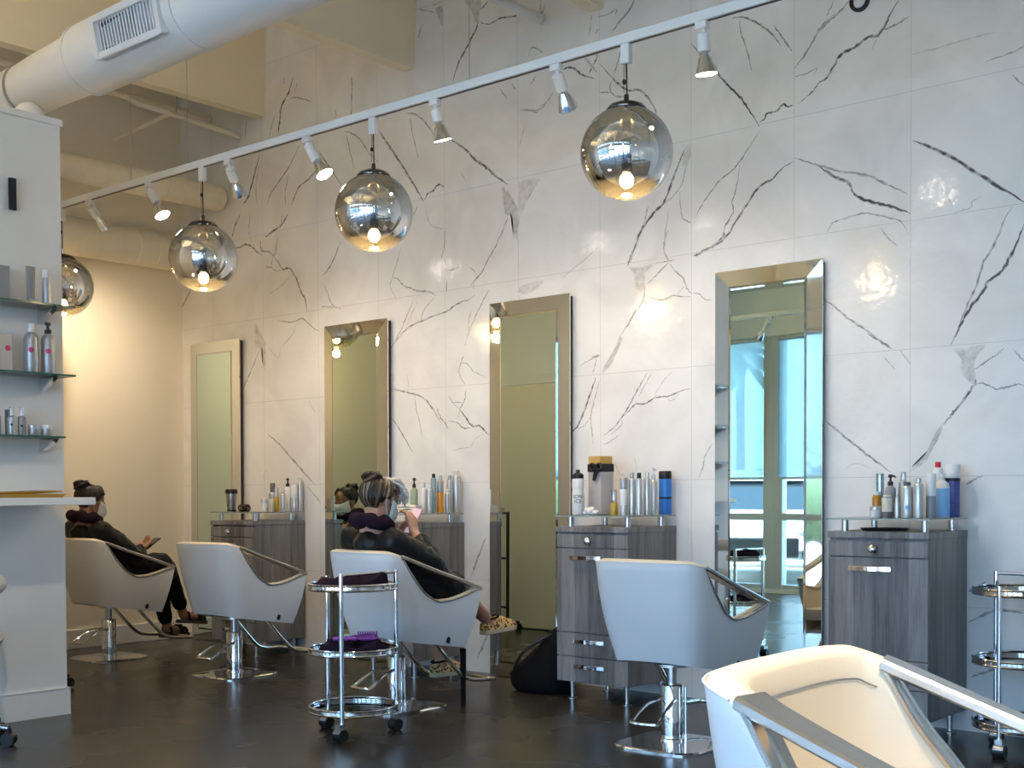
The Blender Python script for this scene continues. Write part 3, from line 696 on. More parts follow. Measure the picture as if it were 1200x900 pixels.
for (x, z, sx, sz) in ((-2.85, 1.54, 10.7, 2.98), (-2.85, 3.77, 10.7, .37)):
    l = bpy.data.lights.new('window_portal', 'AREA'); l.shape = 'RECTANGLE'; l.size = sx; l.size_y = sz; l.cycles.is_portal = True
    o = bpy.data.objects.new('window_portal', l); COL.objects.link(o); o.location = (x, YB - .22, z); o.rotation_euler = (math.radians(-90), 0, 0)
    o.rotation_euler = (math.radians(90), 0, 0)
sc.view_settings.view_transform = 'Standard'; sc.view_settings.look = 'None'; sc.view_settings.gamma = 1; sc.view_settings.use_curve_mapping = False
sc.view_settings.exposure = EXPOSURE
cy = sc.cycles
cy.max_bounces = 12; cy.diffuse_bounces = 7; cy.glossy_bounces = 6; cy.transmission_bounces = 8; cy.transparent_max_bounces = 16
cy.sample_clamp_indirect = 6; cy.caustics_reflective = False; cy.caustics_refractive = False; cy.use_denoising = True
try: cy.denoiser = 'OPENIMAGEDENOISE'; cy.denoising_input_passes = 'RGB_ALBEDO_NORMAL'
except Exception: pass
# ------------------------------------------------------------------ track, spots, pendants, ducts, pipes
TY, TZ = 4.43, 3.075
tr = thing('light_track', 'long white lighting track hung along the marble wall', 'lighting track', (0, TY, TZ))
MB().span((-7.86, -.018, -.03), (XR - .1, .018, .012)).build('rail', M['trim'], tr, smooth=False, bevel=.003)
MB().span((-7.84, -.006, -.0325), (XR - .12, .006, -.0295)).build('slot', M['black'], tr, smooth=False)
for x in (-6.9, -6.3, -4.02, -1.5, .6):
    MB().cyl((x, 0, .01), (x, 0, ZC - TZ), .0026, seg=6).build('suspension_cable', M['steel'], tr)
def spot_head(base, tip, label, lit, power=1.0, sign=1, cone=112, aim=None):
    t = thing('track_spotlight', label, 'spotlight', base, 0, 'spotlights on the track')
    b = Vector((0, 0, 0)); d = (Vector(tip) - Vector(base)) - Vector((0, 0, -.035)); L = d.length; d.normalize()
    p = Vector((0, 0, -.035))
    MB().span((-.028, -.018, -.030), (.028, .018, .0)).build('adapter', M['trim'], t, smooth=False, bevel=.004)
    MB().cyl((0, 0, -.025), p + d * .02, .009).build('stem', M['trim'], t)
    a0, a1 = p + d * .01, p + d * (L - .090)
    MB().lathe([(.02, 0), (.0275, .006), (.0275, (a1 - a0).length - .004), (.022, (a1 - a0).length)], 18, a0, d).build('cylinder', M['trim'], t)
    MB().lathe([(.016, 0), (.017, .012), (.027, .022), (.044, .078), (.048, .089), (.044, .086), (.02, .04)], 20, a1, d, caps=False).build('reflector_bell', M['chrome'], t)
    MB().lathe([(.0005, .0), (.044, .0), (.043, .004), (.0005, .008)], 20, a1 + d * .083, d).build('lens', M['lens'] if lit else M['lens_dim'], t)
    l = bpy.data.lights.new('spot_beam', 'SPOT'); l.energy = SPOT * power; l.color = (1.0, .83, .62); l.spot_size = math.radians(cone); l.spot_blend = 1.0; l.shadow_soft_size = .035
    o = bpy.data.objects.new('spot_beam', l); COL.objects.link(o); o.parent = t; o.location = a1 + d * .105
    aim = Vector(aim or (d.x * .2, .50 * sign, -1.0)).normalized()
    o.rotation_euler = aim.to_track_quat('-Z', 'Y').to_euler()
    return t
M['lens_dim'] = pm('lamp_lens_off_axis', (.8, .75, .75), .2, emit=6, ecol=(1, .85, .8), noise=.01)
heads = [(-7.388, (-7.40, 4.55, 2.88), 0, 'small track spotlight farthest left, beside the white partition'),
         (-6.703, (-6.60, 4.455, 2.830), 1, 'lit track spotlight second from the left, left of the second pendant'),
         (-5.901, (-5.96, 4.55, 2.875), 0, 'track spotlight between the second pendant and the next lit spot'),
         (-5.208, (-5.094, 4.455, 2.826), 1, 'lit track spotlight just left of the third pendant, slanting right'),
         (-4.248, (-4.24, 4.475, 2.852), 1, 'track spotlight right of the third pendant, hanging almost straight'),
         (-3.489, (-3.515, 4.55, 2.88), 0, 'track spotlight left of the largest pendant, chrome bell turned to the wall'),
         (-2.724, (-2.72, 4.455, 2.834), 1, 'lit track spotlight farthest right, above the marble wall')]
for x, tip, lit, lab in heads: spot_head((x, TY, TZ - .03), tip, lab, lit, 1.9 if x < -7 else 1.0, 1, 112, (-.55, .2, -1.0) if x < -7 else None)
def pendant(x, z, label):
    t = thing('mirror_ball_pendant', label, 'pendant lamp', (x, TY, z), 0, 'mirror ball pendants')
    R = .2; pr = []
    for i in range(49):
        a = math.radians(-90 + (68 + 90) * i / 48); pr.append((max(R * math.cos(a), 2e-4), R * math.sin(a)))
    MB().lathe(pr, 64, caps=False).build('globe', M['pendant'], t, angle=180)
    MB().lathe([(.086, .178), (.088, .186), (.075, .202), (.045, .214), (.012, .218), (.010, .25), (.0005, .252)], 32).build('cap', M['gunmetal'], t)
    MB().lathe([(.02, .18), (.02, -.04), (.024, -.05), (.024, -.085), (.0005, -.09)], 16).build('lamp_holder', M['black'], t)
    MB().ell((0, 0, -.118), (.030, .030, .034)).build('bulb', M['bulb'], t)
    top = TZ - .03 - z
    MB().span((-.022, -.016, top - .085), (.022, .016, top)).build('adapter', M['trim'], t, smooth=False, bevel=.004)
    MB().tube([(0, 0, .24), (.003, 0, top * .5), (.0, 0, top - .08)], .0035, 6).build('cord', M['black'], t)
    MB().tube([(-.012, 0, .26), (-.014, 0, top * .6), (-.012, 0, top - .08)], .0016, 5).ell((-.012, 0, top - .16), (.009, .009, .012), 8, 6).build('steel_wire', M['black_metal'], t)
    l = bpy.data.lights.new('bulb_light', 'POINT'); l.energy = BULB; l.color = (1, .74, .42); l.shadow_soft_size = .03
    o = bpy.data.objects.new('bulb_light', l); COL.objects.link(o); o.parent = t; o.location = (0, 0, -.235)
for x, z, lab in ((-3.105, 2.578, 'largest-looking mirror ball pendant, hanging left of the right-hand mirror'), (-4.690, 2.56, 'mirror ball pendant above the seated person with pinned-up hair'),
                  (-6.155, 2.512, 'mirror ball pendant hanging nearest the wall corner'), (-7.735, 2.518, 'mirror ball pendant half hidden behind the white partition')):
    pendant(x, z, lab)

# second track, over the waiting side: one head shows in the right-hand mirror
tr2 = thing('light_track', 'short white lighting track near the storefront, seen in the right-hand mirror', 'lighting track', (-6.1, .2, 2.95))
MB().span((-1.6, -.018, -.03), (1.6, .018, .012)).build('rail', M['trim'], tr2, smooth=False, bevel=.003)
for x in (-1.3, 1.3): MB().cyl((x, 0, .01), (x, 0, ZC - 2.95), .004, seg=6).build('suspension_cable', M['steel'], tr2)
for x, sg, lab in ((-6.05, -1, 'track spotlight seen against the window in the right-hand mirror'), (-7.3, -1, 'added fill spotlight near the far end of the short track by the storefront'), (-4.8, -1, 'added fill spotlight at the near end of the short track by the storefront')):  # last two heads are unseen, added as fill for the storefront wall
    spot_head((x, .2, 2.92), (x - .15, .2 + .05 * sg, 2.72), lab, 0, 1.0, sg)

# third track above the near chairs (out of the frame, its lamps light the foreground)
tr3 = thing('light_track', 'white lighting track over the near chair, above the frame', 'lighting track', (-1.0, 1.6, TZ))
MB().span((-3.0, -.018, -.03), (3.2, .018, .012)).build('rail', M['trim'], tr3, smooth=False, bevel=.003)
for x in (-2.6, 2.6): MB().cyl((x, 0, .01), (x, 0, ZC - TZ), .0026, seg=6).build('suspension_cable', M['steel'], tr3)
for x, lab in ((-3.2, 'first'), (-1.7, 'second'), (-.35, 'third'), (1.2, 'fourth')):
    spot_head((x, 1.6, TZ - .03), (x - .02, 1.66, 2.86), 'track spotlight above the frame, %s along the near track' % lab, 1, NEAR * (.36 if x < -3 else 1), 1, 100 if x < -3 else 85, (-.6, .2, -1) if x < -3 else (.05, .1, -1))

for x, y, lab in ((-6.3, 1.1, 'added fill uplight above the partition, out of view'), (-3.9, 1.0, 'added fill uplight between the partition and the near track, out of view')):  # unseen uplights, added to warm and brighten the ceiling at upper left
    t = thing('fill_uplight', lab, 'fill light', (x, y, 3.62), 0, 'added fill uplights')
    MB().loft([[(xx, a, b) for a, b in ((-.07, .05), (-.045, -.01), (.045, -.01), (.07, .05), (.06, .05), (.04, .0), (-.04, .0), (-.06, .05))] for xx in (-.7, .7)]).build('trough', M['trim'], t, smooth=False)
    MB().cyl((-.66, 0, .022), (.66, 0, .022), .013).build('fill_tube', M['lens_dim'], t)
    for xx in (-.6, .6): MB().cyl((xx, 0, 0), (xx, 0, ZC - 3.62), .003, seg=6).build('suspension_cable', M['steel'], t)
    l = bpy.data.lights.new('fill_beam', 'AREA'); l.shape = 'RECTANGLE'; l.size = 1.3; l.size_y = .06; l.energy = UP * (1.0 if x < -5 else .35); l.color = (1, .80, .52)
    o = bpy.data.objects.new('fill_beam', l); COL.objects.link(o); o.parent = t; o.location = (0, 0, .06); o.rotation_euler = (math.radians(180), 0, 0)

# big round supply duct
DZ = 3.425
dt = thing('air_duct', 'large round white air duct crossing the upper left corner', 'duct', (0, 3.6, DZ))
ax = [(-1.2, -.02), (-3.0, -.03), (-4.55, -.03), (-5.6, .0), (-6.0, .01)]
mb = MB(); pr = []
rings = []
def ring(x, y, z, r, n=40): return [(x, y + r * math.cos(2 * PI * j / n), z + r * math.sin(2 * PI * j / n)) for j in range(n)]
for x, y in ax: rings.append(ring(x, y, 0, .182))
MB().loft(rings).build('main_duct', M['duct'], dt)
MB().loft([ring(-5.98, .01, 0, .180), ring(-6.10, .015, 0, .160), ring(-6.5, .03, 0, .150), ring(-6.70, .05, .0, .148)]).build('reducer', M['duct'], dt)
for x, y, r in ((-5.98, .01, .186), (-4.98, -.018, .186), (-3.9, -.03, .186)): MB().loft([ring(x - .012, y, 0, r), ring(x + .012, y, 0, r)]).build('seam_band', M['duct'], dt)
MB().loft([ring(-6.69, .05, 0, .149), ring(-7.0, .06, 0, .149), ring(-7.3, .06, 0, .149)]).build('wall_section', M['duct'], dt)
MB().loft([ring(-6.72, .05, 0, .155), ring(-6.70, .05, 0, .155)]).build('seam_band', M['steel'], dt)
VX0, VX1, VY = -5.58, -5.08, -.172
vg = MB().span((VX0 - .035, VY - .045, -.10), (VX0, VY + .01, .10)).span((VX1, VY - .045, -.10), (VX1 + .035, VY + .01, .10)).span((VX0, VY - .045, -.10), (VX1, VY + .01, -.07)).span((VX0, VY - .045, .07), (VX1, VY + .01, .10))
tilt = Matrix.Rotation(math.radians(12), 4, 'X')
v = vg.build('vent_grille', M['duct'], dt, smooth=False, bevel=.005); v.matrix_local = tilt
MB().span((VX0, VY - .004, -.07), (VX1, VY, .07)).build('dark_opening', M['black'], v, smooth=False)
sl = MB()
for k in range(19): sl.box((VX0 + .013 + k * .0264, VY - .026, 0), (.007, .018, .14), rz=.95)
sl.build('louvre', M['duct'], v, smooth=False)

def side_duct(name, label, x, z, r, y0, y1, capend):
    t = thing(name, label, 'duct', (x, y0, z)); L = y1 - y0; n = 28
    rg = lambda y, rr: [(rr * math.cos(2 * PI * j / n), y, rr * math.sin(2 * PI * j / n)) for j in range(n)]
    MB().loft([rg(0, r), rg(L - .02, r), rg(L, r * .92)]).build('duct_pipe', M['duct_cream'], t)
    for k in range(1, int(L / .16)): MB().loft([rg(k * .16 - .004, r + .002), rg(k * .16 + .004, r + .002)]).build('spiral_seam', M['duct_cream'], t)
side_duct('round_duct', 'narrow white round duct with a capped end below the beams', -7.65, 3.31, .092, 3.4, 5.66, True)
side_duct('round_duct', 'white round duct running low along the end wall', -8.04, 2.94, .135, 3.4, 5.69, False)
t = thing('sprinkler_pipe', 'white sprinkler pipe with a branch below the beams, at upper left', 'pipe', (-7.8, 3.4, 3.94))
MB().tube([(0, 0, 0), (0, 1.0, 0), (0, 2.28, 0)], .026, 10).build('main_pipe', M['duct_cream'], t)
MB().tube([(.0, 1.55, 0), (.12, 1.6, -.08), (.35, 1.70, -.165), (.35, 2.29, -.2)], .017, 8).build('branch_pipe', M['duct_cream'], t)
MB().tube([(.35, 1.70, -.165), (.0, 1.70, -.19), (-.36, 1.70, -.21)], .016, 8).build('side_branch', M['duct_cream'], t)
MB().tube([(.0, 1.3, 0), (0, 1.3, .66)], .006, 6).build('hanger_rod', M['steel'], t)
MB().tube([(.35, 1.75, -.165), (.35, 1.75, .66)], .006, 6).build('hanger_rod', M['steel'], t)
t = thing('sprinkler_pipe', 'white pipe end meeting the marble wall at the top, left of centre', 'pipe', (-4.6, 4.2, 3.885))
MB().cyl((0, 0, 0), (0, 1.49, 0), .03).build('main_pipe', M['duct'], t)
t = thing('wall_sensor', 'small round black-ringed sensor high on the marble wall', 'sensor', (-2.619, YF, 3.477))
MB().lathe([(.05, 0), (.05, .015), (.035, .018), (.035, .0)], 24, (0, 0, 0), (0, -1, 0)).build('ring', M['black'], t)
MB().lathe([(.034, 0), (.03, .012), (.01, .02), (.0005, .03)], 20, (0, 0, 0), (0, -1, 0)).build('head', M['trim'], t)
tag(MB().lathe([(.078, 0), (.078, .02), (.07, .05), (.05, .075), (.02, .09), (.0005, .092)], 24, (-5.92, 3.22, PZ)).build('white_dome', M['trim']), 'small white dome standing on top of the partition', 'dome')
# ------------------------------------------------------------------ mirrors
def make_mirror(x0, x1, label):
    w = x1 - x0; H = 2.258; b = .083
    t = thing('styling_mirror', label, 'mirror', ((x0 + x1) / 2, 5.686, 0), 0, 'tall styling mirrors')
    t.rotation_euler = (math.radians(-.33), 0, 0)
    h = w / 2
    MB().span((-h + .012, -.034, .012), (h - .012, 0, H - .012)).build('backing', M['mirror_back'], t, smooth=False)
    yo, yi = -.0425, -.0455
    o_ = [(-h, 0.004), (h, 0.004), (h, H), (-h, H)]; i_ = [(-h + b, b), (h - b, b), (h - b, H - b), (-h + b, H - b)]
    mb = MB()
    for k in range(4):
        a, c = k, (k + 1) % 4
        (ax, az), (bx, bz), (cx, cz), (dx, dz) = o_[a], o_[c], i_[c], i_[a]
        mb.add([(ax, -.034, az), (bx, -.034, bz), (ax, yo, az), (bx, yo, bz), (cx, yi, cz), (dx, yi, dz)], [(0, 1, 3, 2), (2, 3, 4, 5)])
    mb.build('mirror_border', M['mirror_edge'], t, smooth=False)
    e = .013; j_ = [(-h + b + e, b + e), (h - b - e, b + e), (h - b - e, H - b - e), (-h + b + e, H - b - e)]
    mb = MB()
    for k in range(4):
        a, c = k, (k + 1) % 4
        mb.add([(i_[a][0], yi + .001, i_[a][1]), (i_[c][0], yi + .001, i_[c][1]), (j_[c][0], yi - .0035, j_[c][1]), (j_[a][0], yi - .0035, j_[a][1])], [(0, 1, 2, 3)])
    mb.build('bevel', M['mirror_edge'], t, smooth=False)
    MB().add([(p[0], yi - .0035, p[1]) for p in j_], [(0, 1, 2, 3)]).build('mirror_glass', M['mirror'], t, smooth=False)
    return t
make_mirror(-3.402, -2.793, 'tall silver-bordered mirror reflecting the bright windows, rightmost of the four')
make_mirror(-4.980, -4.366, 'tall silver-bordered mirror behind the black bag, left of the white bottle cabinet')
make_mirror(-6.490, -5.868, 'tall silver-bordered mirror directly left of the seated person with pinned-up hair')
make_mirror(-8.037, -7.434, 'tall silver-bordered mirror nearest the wall corner')

# ------------------------------------------------------------------ cabinets
def make_cabinet(loc, label):
    t = thing('styling_cabinet', label, 'cabinet', loc, 0, 'grey wood styling cabinets')
    w, d = .468, .455; h = w / 2; wd = M['wood']
    MB().span((-h, -d + .018, .1), (h, 0, .90)).build('body', wd, t, smooth=False, bevel=.0015)
    MB().span((-h - .003, -d - .002, .9), (h + .003, 0, .93)).build('top_panel', wd, t, smooth=False, bevel=.002)
    def handle(p, z, x):
        mb = MB(); pts = []
        for i in range(11):
            u = i / 10; pts.append((x - .097 + .194 * u, -d - .012 - .016 * math.sin(PI * u), z))
        mb.loft([[(a, b - .004, c - .011), (a, b - .004, c + .011), (a, b + .003, c + .011), (a, b + .003, c - .011)] for a, b, c in pts])
        for s in (-.094, .094): mb.span((x + s - .008, -d - .016, z - .011), (x + s + .008, -d + .002, z + .011))
        mb.build('handle', M['chrome'], p, smooth=False, bevel=.0015)
    f = MB().span((-h + .002, -d, .818), (h - .002, -d + .018, .888)).build('top_drawer', wd, t, smooth=False, bevel=.0015)
    MB().lathe([(.008, 0), (.009, .012), (.019, .016), (.021, .022), (.014, .03), (.0005, .033)], 20, (-.015, -d, .853), (0, -1, 0)).build('knob', M['chrome'], f)
    f = MB().span((-h + .001, -d, .366), (h - .001, -d + .018, .813)).build('door', wd, t, smooth=False, bevel=.0015); handle(f, .765, -.03)
    for z0, z1 in ((.238, .362), (.1, .234)):
        f = MB().span((-h + .001, -d, z0), (h - .001, -d + .018, z1)).build('drawer', wd, t, smooth=False, bevel=.0015); handle(f, (z0 + z1) / 2 + .02, -.01)
    for x in (-h + .06, h - .05):
        for y in (-d + .06, -.07):
            MB().lathe([(.027, 0), (.027, .004), (.012, .008), (.011, .02), (.017, .1)], 16, (x, y, 0)).build('leg', M['steel'], t)
    for x in (-h + .06, h - .035):
        for y in (-d + .05, -.09): MB().lathe([(.015, .93), (.015, .982)], 18, (x, y, 0)).build('standoff', M['steel'], t)
    g = MB().span((-h - .004, -d - .004, .982), (h + .004, -.01, .989)).build('glass_shelf', M['glass'], t, smooth=False)
    MB().span((-h - .005, -d - .0055, .9818), (h + .005, -d - .0035, .9892)).span((-h - .0055, -d - .004, .9818), (-h - .0035, -.01, .9892)).span((h + .0035, -d - .004, .9818), (h + .0055, -.01, .9892)).build('glass_edge', M['glass_side'], g, smooth=False)
    return t
cab0 = make_cabinet((-2.323, 5.69, 0), 'grey wood cabinet right of the window-reflecting mirror, with the blue aerosol bottles')
dup(cab0, (-3.903, 5.69, 0), 0, 'grey wood cabinet topped by the white sports bottle and the bright blue bottle')
dup(cab0, (-5.466, 5.69, 0), 0, 'grey wood cabinet behind the seated person with pinned-up hair')
dup(cab0, (-6.990, 5.69, 0), 0, 'grey wood cabinet with the steel tumbler, nearest the wall corner')

# ------------------------------------------------------------------ styling chairs
HT = [(0, -.295, .812), (.10, -.292, .812), (.18, -.278, .811), (.235, -.245, .808), (.262, -.19, .793), (.275, -.10, .760), (.287, .05, .705), (.302, .18, .660), (.318, .312, .612)]
HB = [(0, -.190, .385), (.09, -.187, .384), (.15, -.178, .380), (.188, -.152, .374), (.207, -.11, .366), (.22, -.03, .352), (.235, .07, .337), (.247, .16, .323), (.257, .247, .310)]
def make_chair(loc, rz, label):
    t = thing('styling_chair', label, 'chair', loc, rz, 'white styling chairs')
    K = 44
    C = smooth_path([a + b for a, b in zip(HT, HB)], K)
    full = [np.concatenate([[-c[0]], c[1:3], [-c[3]], c[4:6]]) for c in C[::-1]] + list(C[1:])
    n = len(full); ze_y = [-.3, -.185, -.13, -.06, .03, .12, .2, .315]; ze_z = [9, .80, .69, .600, .556, .560, .578, .617]
    NV = 12; outs = []; inns = []; mids = []; nrm = []
    for i in range(n):
        a, b = full[max(i - 1, 0)], full[min(i + 1, n - 1)]; tx, ty = b[0] - a[0], b[1] - a[1]; L = math.hypot(tx, ty)
        nx, ny = ty / L, -tx / L; nrm.append((nx, ny))
        T, B = Vector(full[i][:3]), Vector(full[i][3:])
        ve = 1.0
        if T.y > -.185: ve = min(1.0, (np.interp(T.y, ze_y, ze_z) - B.z) / (T.z - B.z))
        side = min(1, max(0, (T.y + .27) / .16)); tht = .068 * (1 - side) + .046 * side; thb = .05 * (1 - side) + .035 * side
        o, q = [], []
        for v in range(NV + 1):
            s = v / NV * ve; bul = .016 * math.sin(PI * s)
            P = B.lerp(T, s) + Vector((nx, ny, 0)) * bul; th = thb + (tht - thb) * s
            o.append(P); q.append(P - Vector((nx, ny, 0)) * th)
        outs.append(o); inns.append(q); mids.append((o[-1] + q[-1]) / 2)
    # upholstered shell: outer skin, rolled rim, inner skin
    vs = []; m = NV + 1; W = 2 * m + 3
    for i in range(n):
        o, q = outs[i], inns[i]; Nn = Vector((nrm[i][0], nrm[i][1], 0)); th = (o[-1] - q[-1]).length
        rim = [o[-1] + Vector((0, 0, .010)) - Nn * th * .16, (o[-1] + q[-1]) / 2 + Vector((0, 0, .016)), q[-1] + Vector((0, 0, .010)) + Nn * th * .16]
        vs += o + rim + q[::-1]
    fo, fi = [], []
    for i in range(n - 1):
        for k in range(W - 1):
            f = (i * W + k, (i + 1) * W + k, (i + 1) * W + k + 1, i * W + k + 1)
            (fo if k < m - 1 else fi).append(f)
        fo.append((i * W + W - 1, (i + 1) * W + W - 1, (i + 1) * W, i * W))
    fo.append(tuple(range(W))); fo.append(tuple((n - 1) * W + k for k in range(W))[::-1])
    mb = MB(); mb.add(vs, fo, 0); mb.add(vs, fi, 1)
    sh = mb.build('shell', [M['vinyl'], M['pad']], t, angle=60)
    # piping line along the back rim
    ib = [i for i in range(n) if full[i][1] <= -.185]
    MB().tube([outs[i][-1] + Vector((nrm[i][0] * .001, nrm[i][1] * .001, .003)) for i in ib], .0022, 6).build('piping', M['vinyl'], sh)
    MB().tube([inns[i][-2] + Vector((-nrm[i][0] * .0005, -nrm[i][1] * .0005, 0)) for i in ib], .0016, 6).build('seam', M['satin'], sh)
    lk = [i for i in range(n) if full[i][0] > 0 and full[i][1] > .13][0]
    p = outs[lk][1]
    MB().box(p + Vector((.004, 0, .016)), (.008, .022, .042), rx=-.25).build('release_tab', M['black'], sh, smooth=False, bevel=.002)
    # chrome frames round the two cut-outs
    for s in (-1, 1):
        idx = [i for i in range(n) if full[i][0] * s > 0 and full[i][1] > -.192]
        if s < 0: idx = idx[::-1]
        low = [mids[i] + Vector((0, 0, .004)) for i in idx]; nn = [Vector((nrm[i][0], nrm[i][1], 0)) for i in idx]
        up = []
        for i in idx:
            T = Vector(full[i][:3]); Nn = Vector((nrm[i][0], nrm[i][1], 0)); up.append(T - Nn * .026 + Vector((0, 0, .006)))
        path = low + up[::-1]; ac = nn + nn[::-1]; hh = [.010] * len(low) + [.020] * len(up); ww = [.056] * len(low) + [.054] * len(up)
        for k in range(8): ww[len(low) + len(up) - 1 - k] = .068 - .0018 * k
        rings = []; k2 = len(path)
        for i in range(k2):
            tg = (path[(i + 1) % k2] - path[i - 1]).normalized(); A = ac[i]; U = tg.cross(A).normalized()
            h2, w2 = hh[i] / 2, ww[i] / 2; c2 = h2 * .45
            rings.append([path[i] + A * x + U * y for x, y in ((-w2, -h2 + c2), (-w2 + c2, -h2), (w2 - c2, -h2), (w2, -h2 + c2), (w2, h2 - c2), (w2 - c2, h2), (-w2 + c2, h2), (-w2, h2 - c2))])
        MB().loft(rings, closed=True).build('arm_frame', M['satin'], t, angle=35)
    # seat
    def plan(z, k):
        pts = []
        for i in range(0, n, 3):
            B = inns[i][0]; T = inns[i][-1]; s = (z - B.z) / max(T.z - B.z, .05); P = B.lerp(T, max(0, min(1.2, s)))
            pts.append((P.x * k, -.0 + (P.y) * k, z))
        return pts
    MB().loft([plan(.392, .985), plan(.43, .985), plan(.452, .95), plan(.458, .85)]).build('seat', M['pad'], t, angle=50)
    nb = [tuple(inns[i][0]) for i in range(0, n, 3)]; MB().loft([[(x, y, z + .004) for x, y, z in nb], [(x * .97, y * .97, z + .02) for x, y, z in nb]]).build('under_pan', M['vinyl'], t, angle=50)
    # hydraulic column, plate, footrest, pump lever
    def plate(s, z, r=.10):
        pts = []
        for cx, cy, a0 in ((1, 1, 0), (-1, 1, 90), (-1, -1, 180), (1, -1, 270)):
            for k in range(7):
                a = math.radians(a0 + k * 15); pts.append(((s - r) * cx + r * math.cos(a), (s - r) * cy + r * math.sin(a), z))
        return pts
    MB().loft([plate(.212, 0), plate(.212, .006), plate(.205, .012), plate(.10, .02)]).build('base_plate', M['chrome'], t, angle=25)
    MB().lathe([(.056, .018), (.056, .03), (.049, .034), (.049, .262), (.045, .268), (.022, .27)], 28).build('column', M['chrome'], t)
    MB().lathe([(.022, .26), (.022, .345), (.075, .347), (.075, .36)], 20).build('piston', M['steel'], t)
    MB().tube([(.068, .0, .02), (.068, 0, .26)], .006, 8).build('guide_rod', M['chrome'], t)
    MB().tube(smooth_path([(-.15, .13, .335), (-.155, .26, .20), (-.16, .36, .125), (-.16, .52, .105), (-.13, .56, .103), (.13, .56, .103), (.16, .52, .105), (.16, .36, .125), (.155, .26, .20), (.15, .13, .335)], 50), .0115, 10).build('footrest', M['chrome'], t)
    MB().tube(smooth_path([(-.035, -.03, .205), (-.055, -.12, .19), (-.065, -.22, .135), (-.05, -.25, .128), (.05, -.25, .128), (.065, -.22, .135), (.055, -.12, .19), (.035, -.03, .205)], 40), .008, 8).build('pump_lever', M['chrome'], t)
    return t
ch0 = make_chair((-2.979, 4.585, 0), math.radians(3.4), 'empty white styling chair in front of the window-reflecting mirror')
dup(ch0, (-4.614, 4.496, 0), math.radians(-4.4), 'white styling chair in which the person with pinned-up hair sits')
dup(ch0, (-6.230, 4.682, 0), math.radians(4.0), 'empty white styling chair second from the left, behind the round trolley')
dup(ch0, (-7.543, 4.625, 0), math.radians(1.0), 'white styling chair holding the person in sandals, beside the partition')
dup(ch0, (-.679, 1.743, .027), math.radians(-88), 'cream styling chair in the near right corner, seen from above')

# ------------------------------------------------------------------ round trolleys
def make_trolley(c, posts, handle, label):
    t = thing('salon_trolley', label, 'trolley', (c[0], c[1], 0), 0, 'round chrome trolleys')
    R = .205
    for z in (.105, .375, .672):
        tr_ = MB()
        for dz in (0, .022): tr_.tube([(R * math.cos(2 * PI * k / 48), R * math.sin(2 * PI * k / 48), z + dz) for k in range(48)], .0062, 8, closed=True)
        tr_.loft([[((R + .003) * math.cos(2 * PI * k / 48), (R + .003) * math.sin(2 * PI * k / 48), zz) for k in range(48)] for zz in (z, z + .022)], caps=False)
        o = tr_.build('tray_rim', M['chrome'], t)
        MB().lathe([(.0005, z), (R - .004, z), (R - .004, z + .006), (.0005, z + .006)], 40).build('tray_glass', M['glass'], o, smooth=False)
    for (x, y, top) in posts:
        MB().cyl((x, y, .055), (x, y, top), .0105, seg=14).build('post', M['chrome'], t)
        k = MB().box((x + .008, y - .012, .066), (.03, .05, .02)).tube([(x - .012, y - .02, .03), (x + .03, y - .02, .03)], .027, 16).build('caster', M['steel'], t)
        MB().tube([(x - .016, y - .02, .0275), (x + .034, y - .02, .0275)], .0275, 20).build('wheel', M['black'], k)
    a, b = [p for i, p in enumerate(posts) if i in handle]
    MB().tube([(a[0], a[1], a[2] - .008), (b[0], b[1], b[2] - .008)], .008, 10).build('handle', M['chrome'], t)
    return t
make_trolley((-4.29, 3.90), [(-.185, .005, .722), (.115, -.176, .752), (.105, .176, .752)], (1, 2), 'round chrome trolley with dark towels in front of the occupied middle chair')
make_trolley((-1.745, 5.42), [(-.152, .10, .756), (-.035, -.2, .712), (.19, .06, .756)], (0, 2), 'empty round chrome trolley at the right, against the marble wall')
def cloth(loc, r, label, seed, drop):
    q = random.Random(seed); n = 40; rings = []
    ph = [q.random() * 6 for _ in range(6)]
    for i, k in enumerate((0.03, .35, .65, .88, 1.0, 1.05)):
        rg = []
        for j in range(n):
            a = 2 * PI * j / n; w = 1 + .07 * math.sin(3 * a + ph[0]) + .05 * math.sin(5 * a + ph[1]) + .03 * math.sin(9 * a + ph[2])
            z = .028 + .014 * math.sin(4 * a + ph[3] + k * 3) + .012 * math.sin(k * 9 + 2 * a + ph[4]) + .03 * max(0, math.cos(a - ph[5])) * k
            if i == 4: z *= .8
            if i == 5: z = .0 - drop * max(0, math.sin(1.5 * a + ph[2])) ** 2
            rg.append((k * r * w * math.cos(a), k * r * w * math.sin(a), max(z, .001) if drop == 0 else z))
        rings.append(rg)
    rings.append([(x * .9, y * .9, min(z, .0) + .001) for x, y, z in rings[-1]])
    o = MB().loft(rings).build('towel', M['towel_dark']); o.location = loc
    return tag(o, label, 'towel')
cloth((-4.29, 3.90, .682), .158, 'dark plum towel spread over the top tier of the trolley', 3, 0)
cloth((-4.30, 3.90, .383), .150, 'dark plum towel crumpled on the middle tier of the trolley', 8, 0)
b = thing('hair_brush', 'purple hair brush lying on the towel of the trolley', 'brush', (-4.215, 3.92, .442), math.radians(40))
MB().ell((.0, 0, 0), (.055, .034, .012)).tube([(-.05, 0, 0), (-.10, 0, -.003), (-.16, 0, -.002)], [.012, .009, .011], 10).build('body', M['purple'], b)
br = MB()
for i in range(9):
    for j in range(-2, 3): br.cyl((-.042 + i * .0105, j * .011, .006), (-.042 + i * .0105, j * .0125, .032), .0013, .001, 5)
o = br.build('bristles', M['purple'], b); o['kind'] = 'stuff'

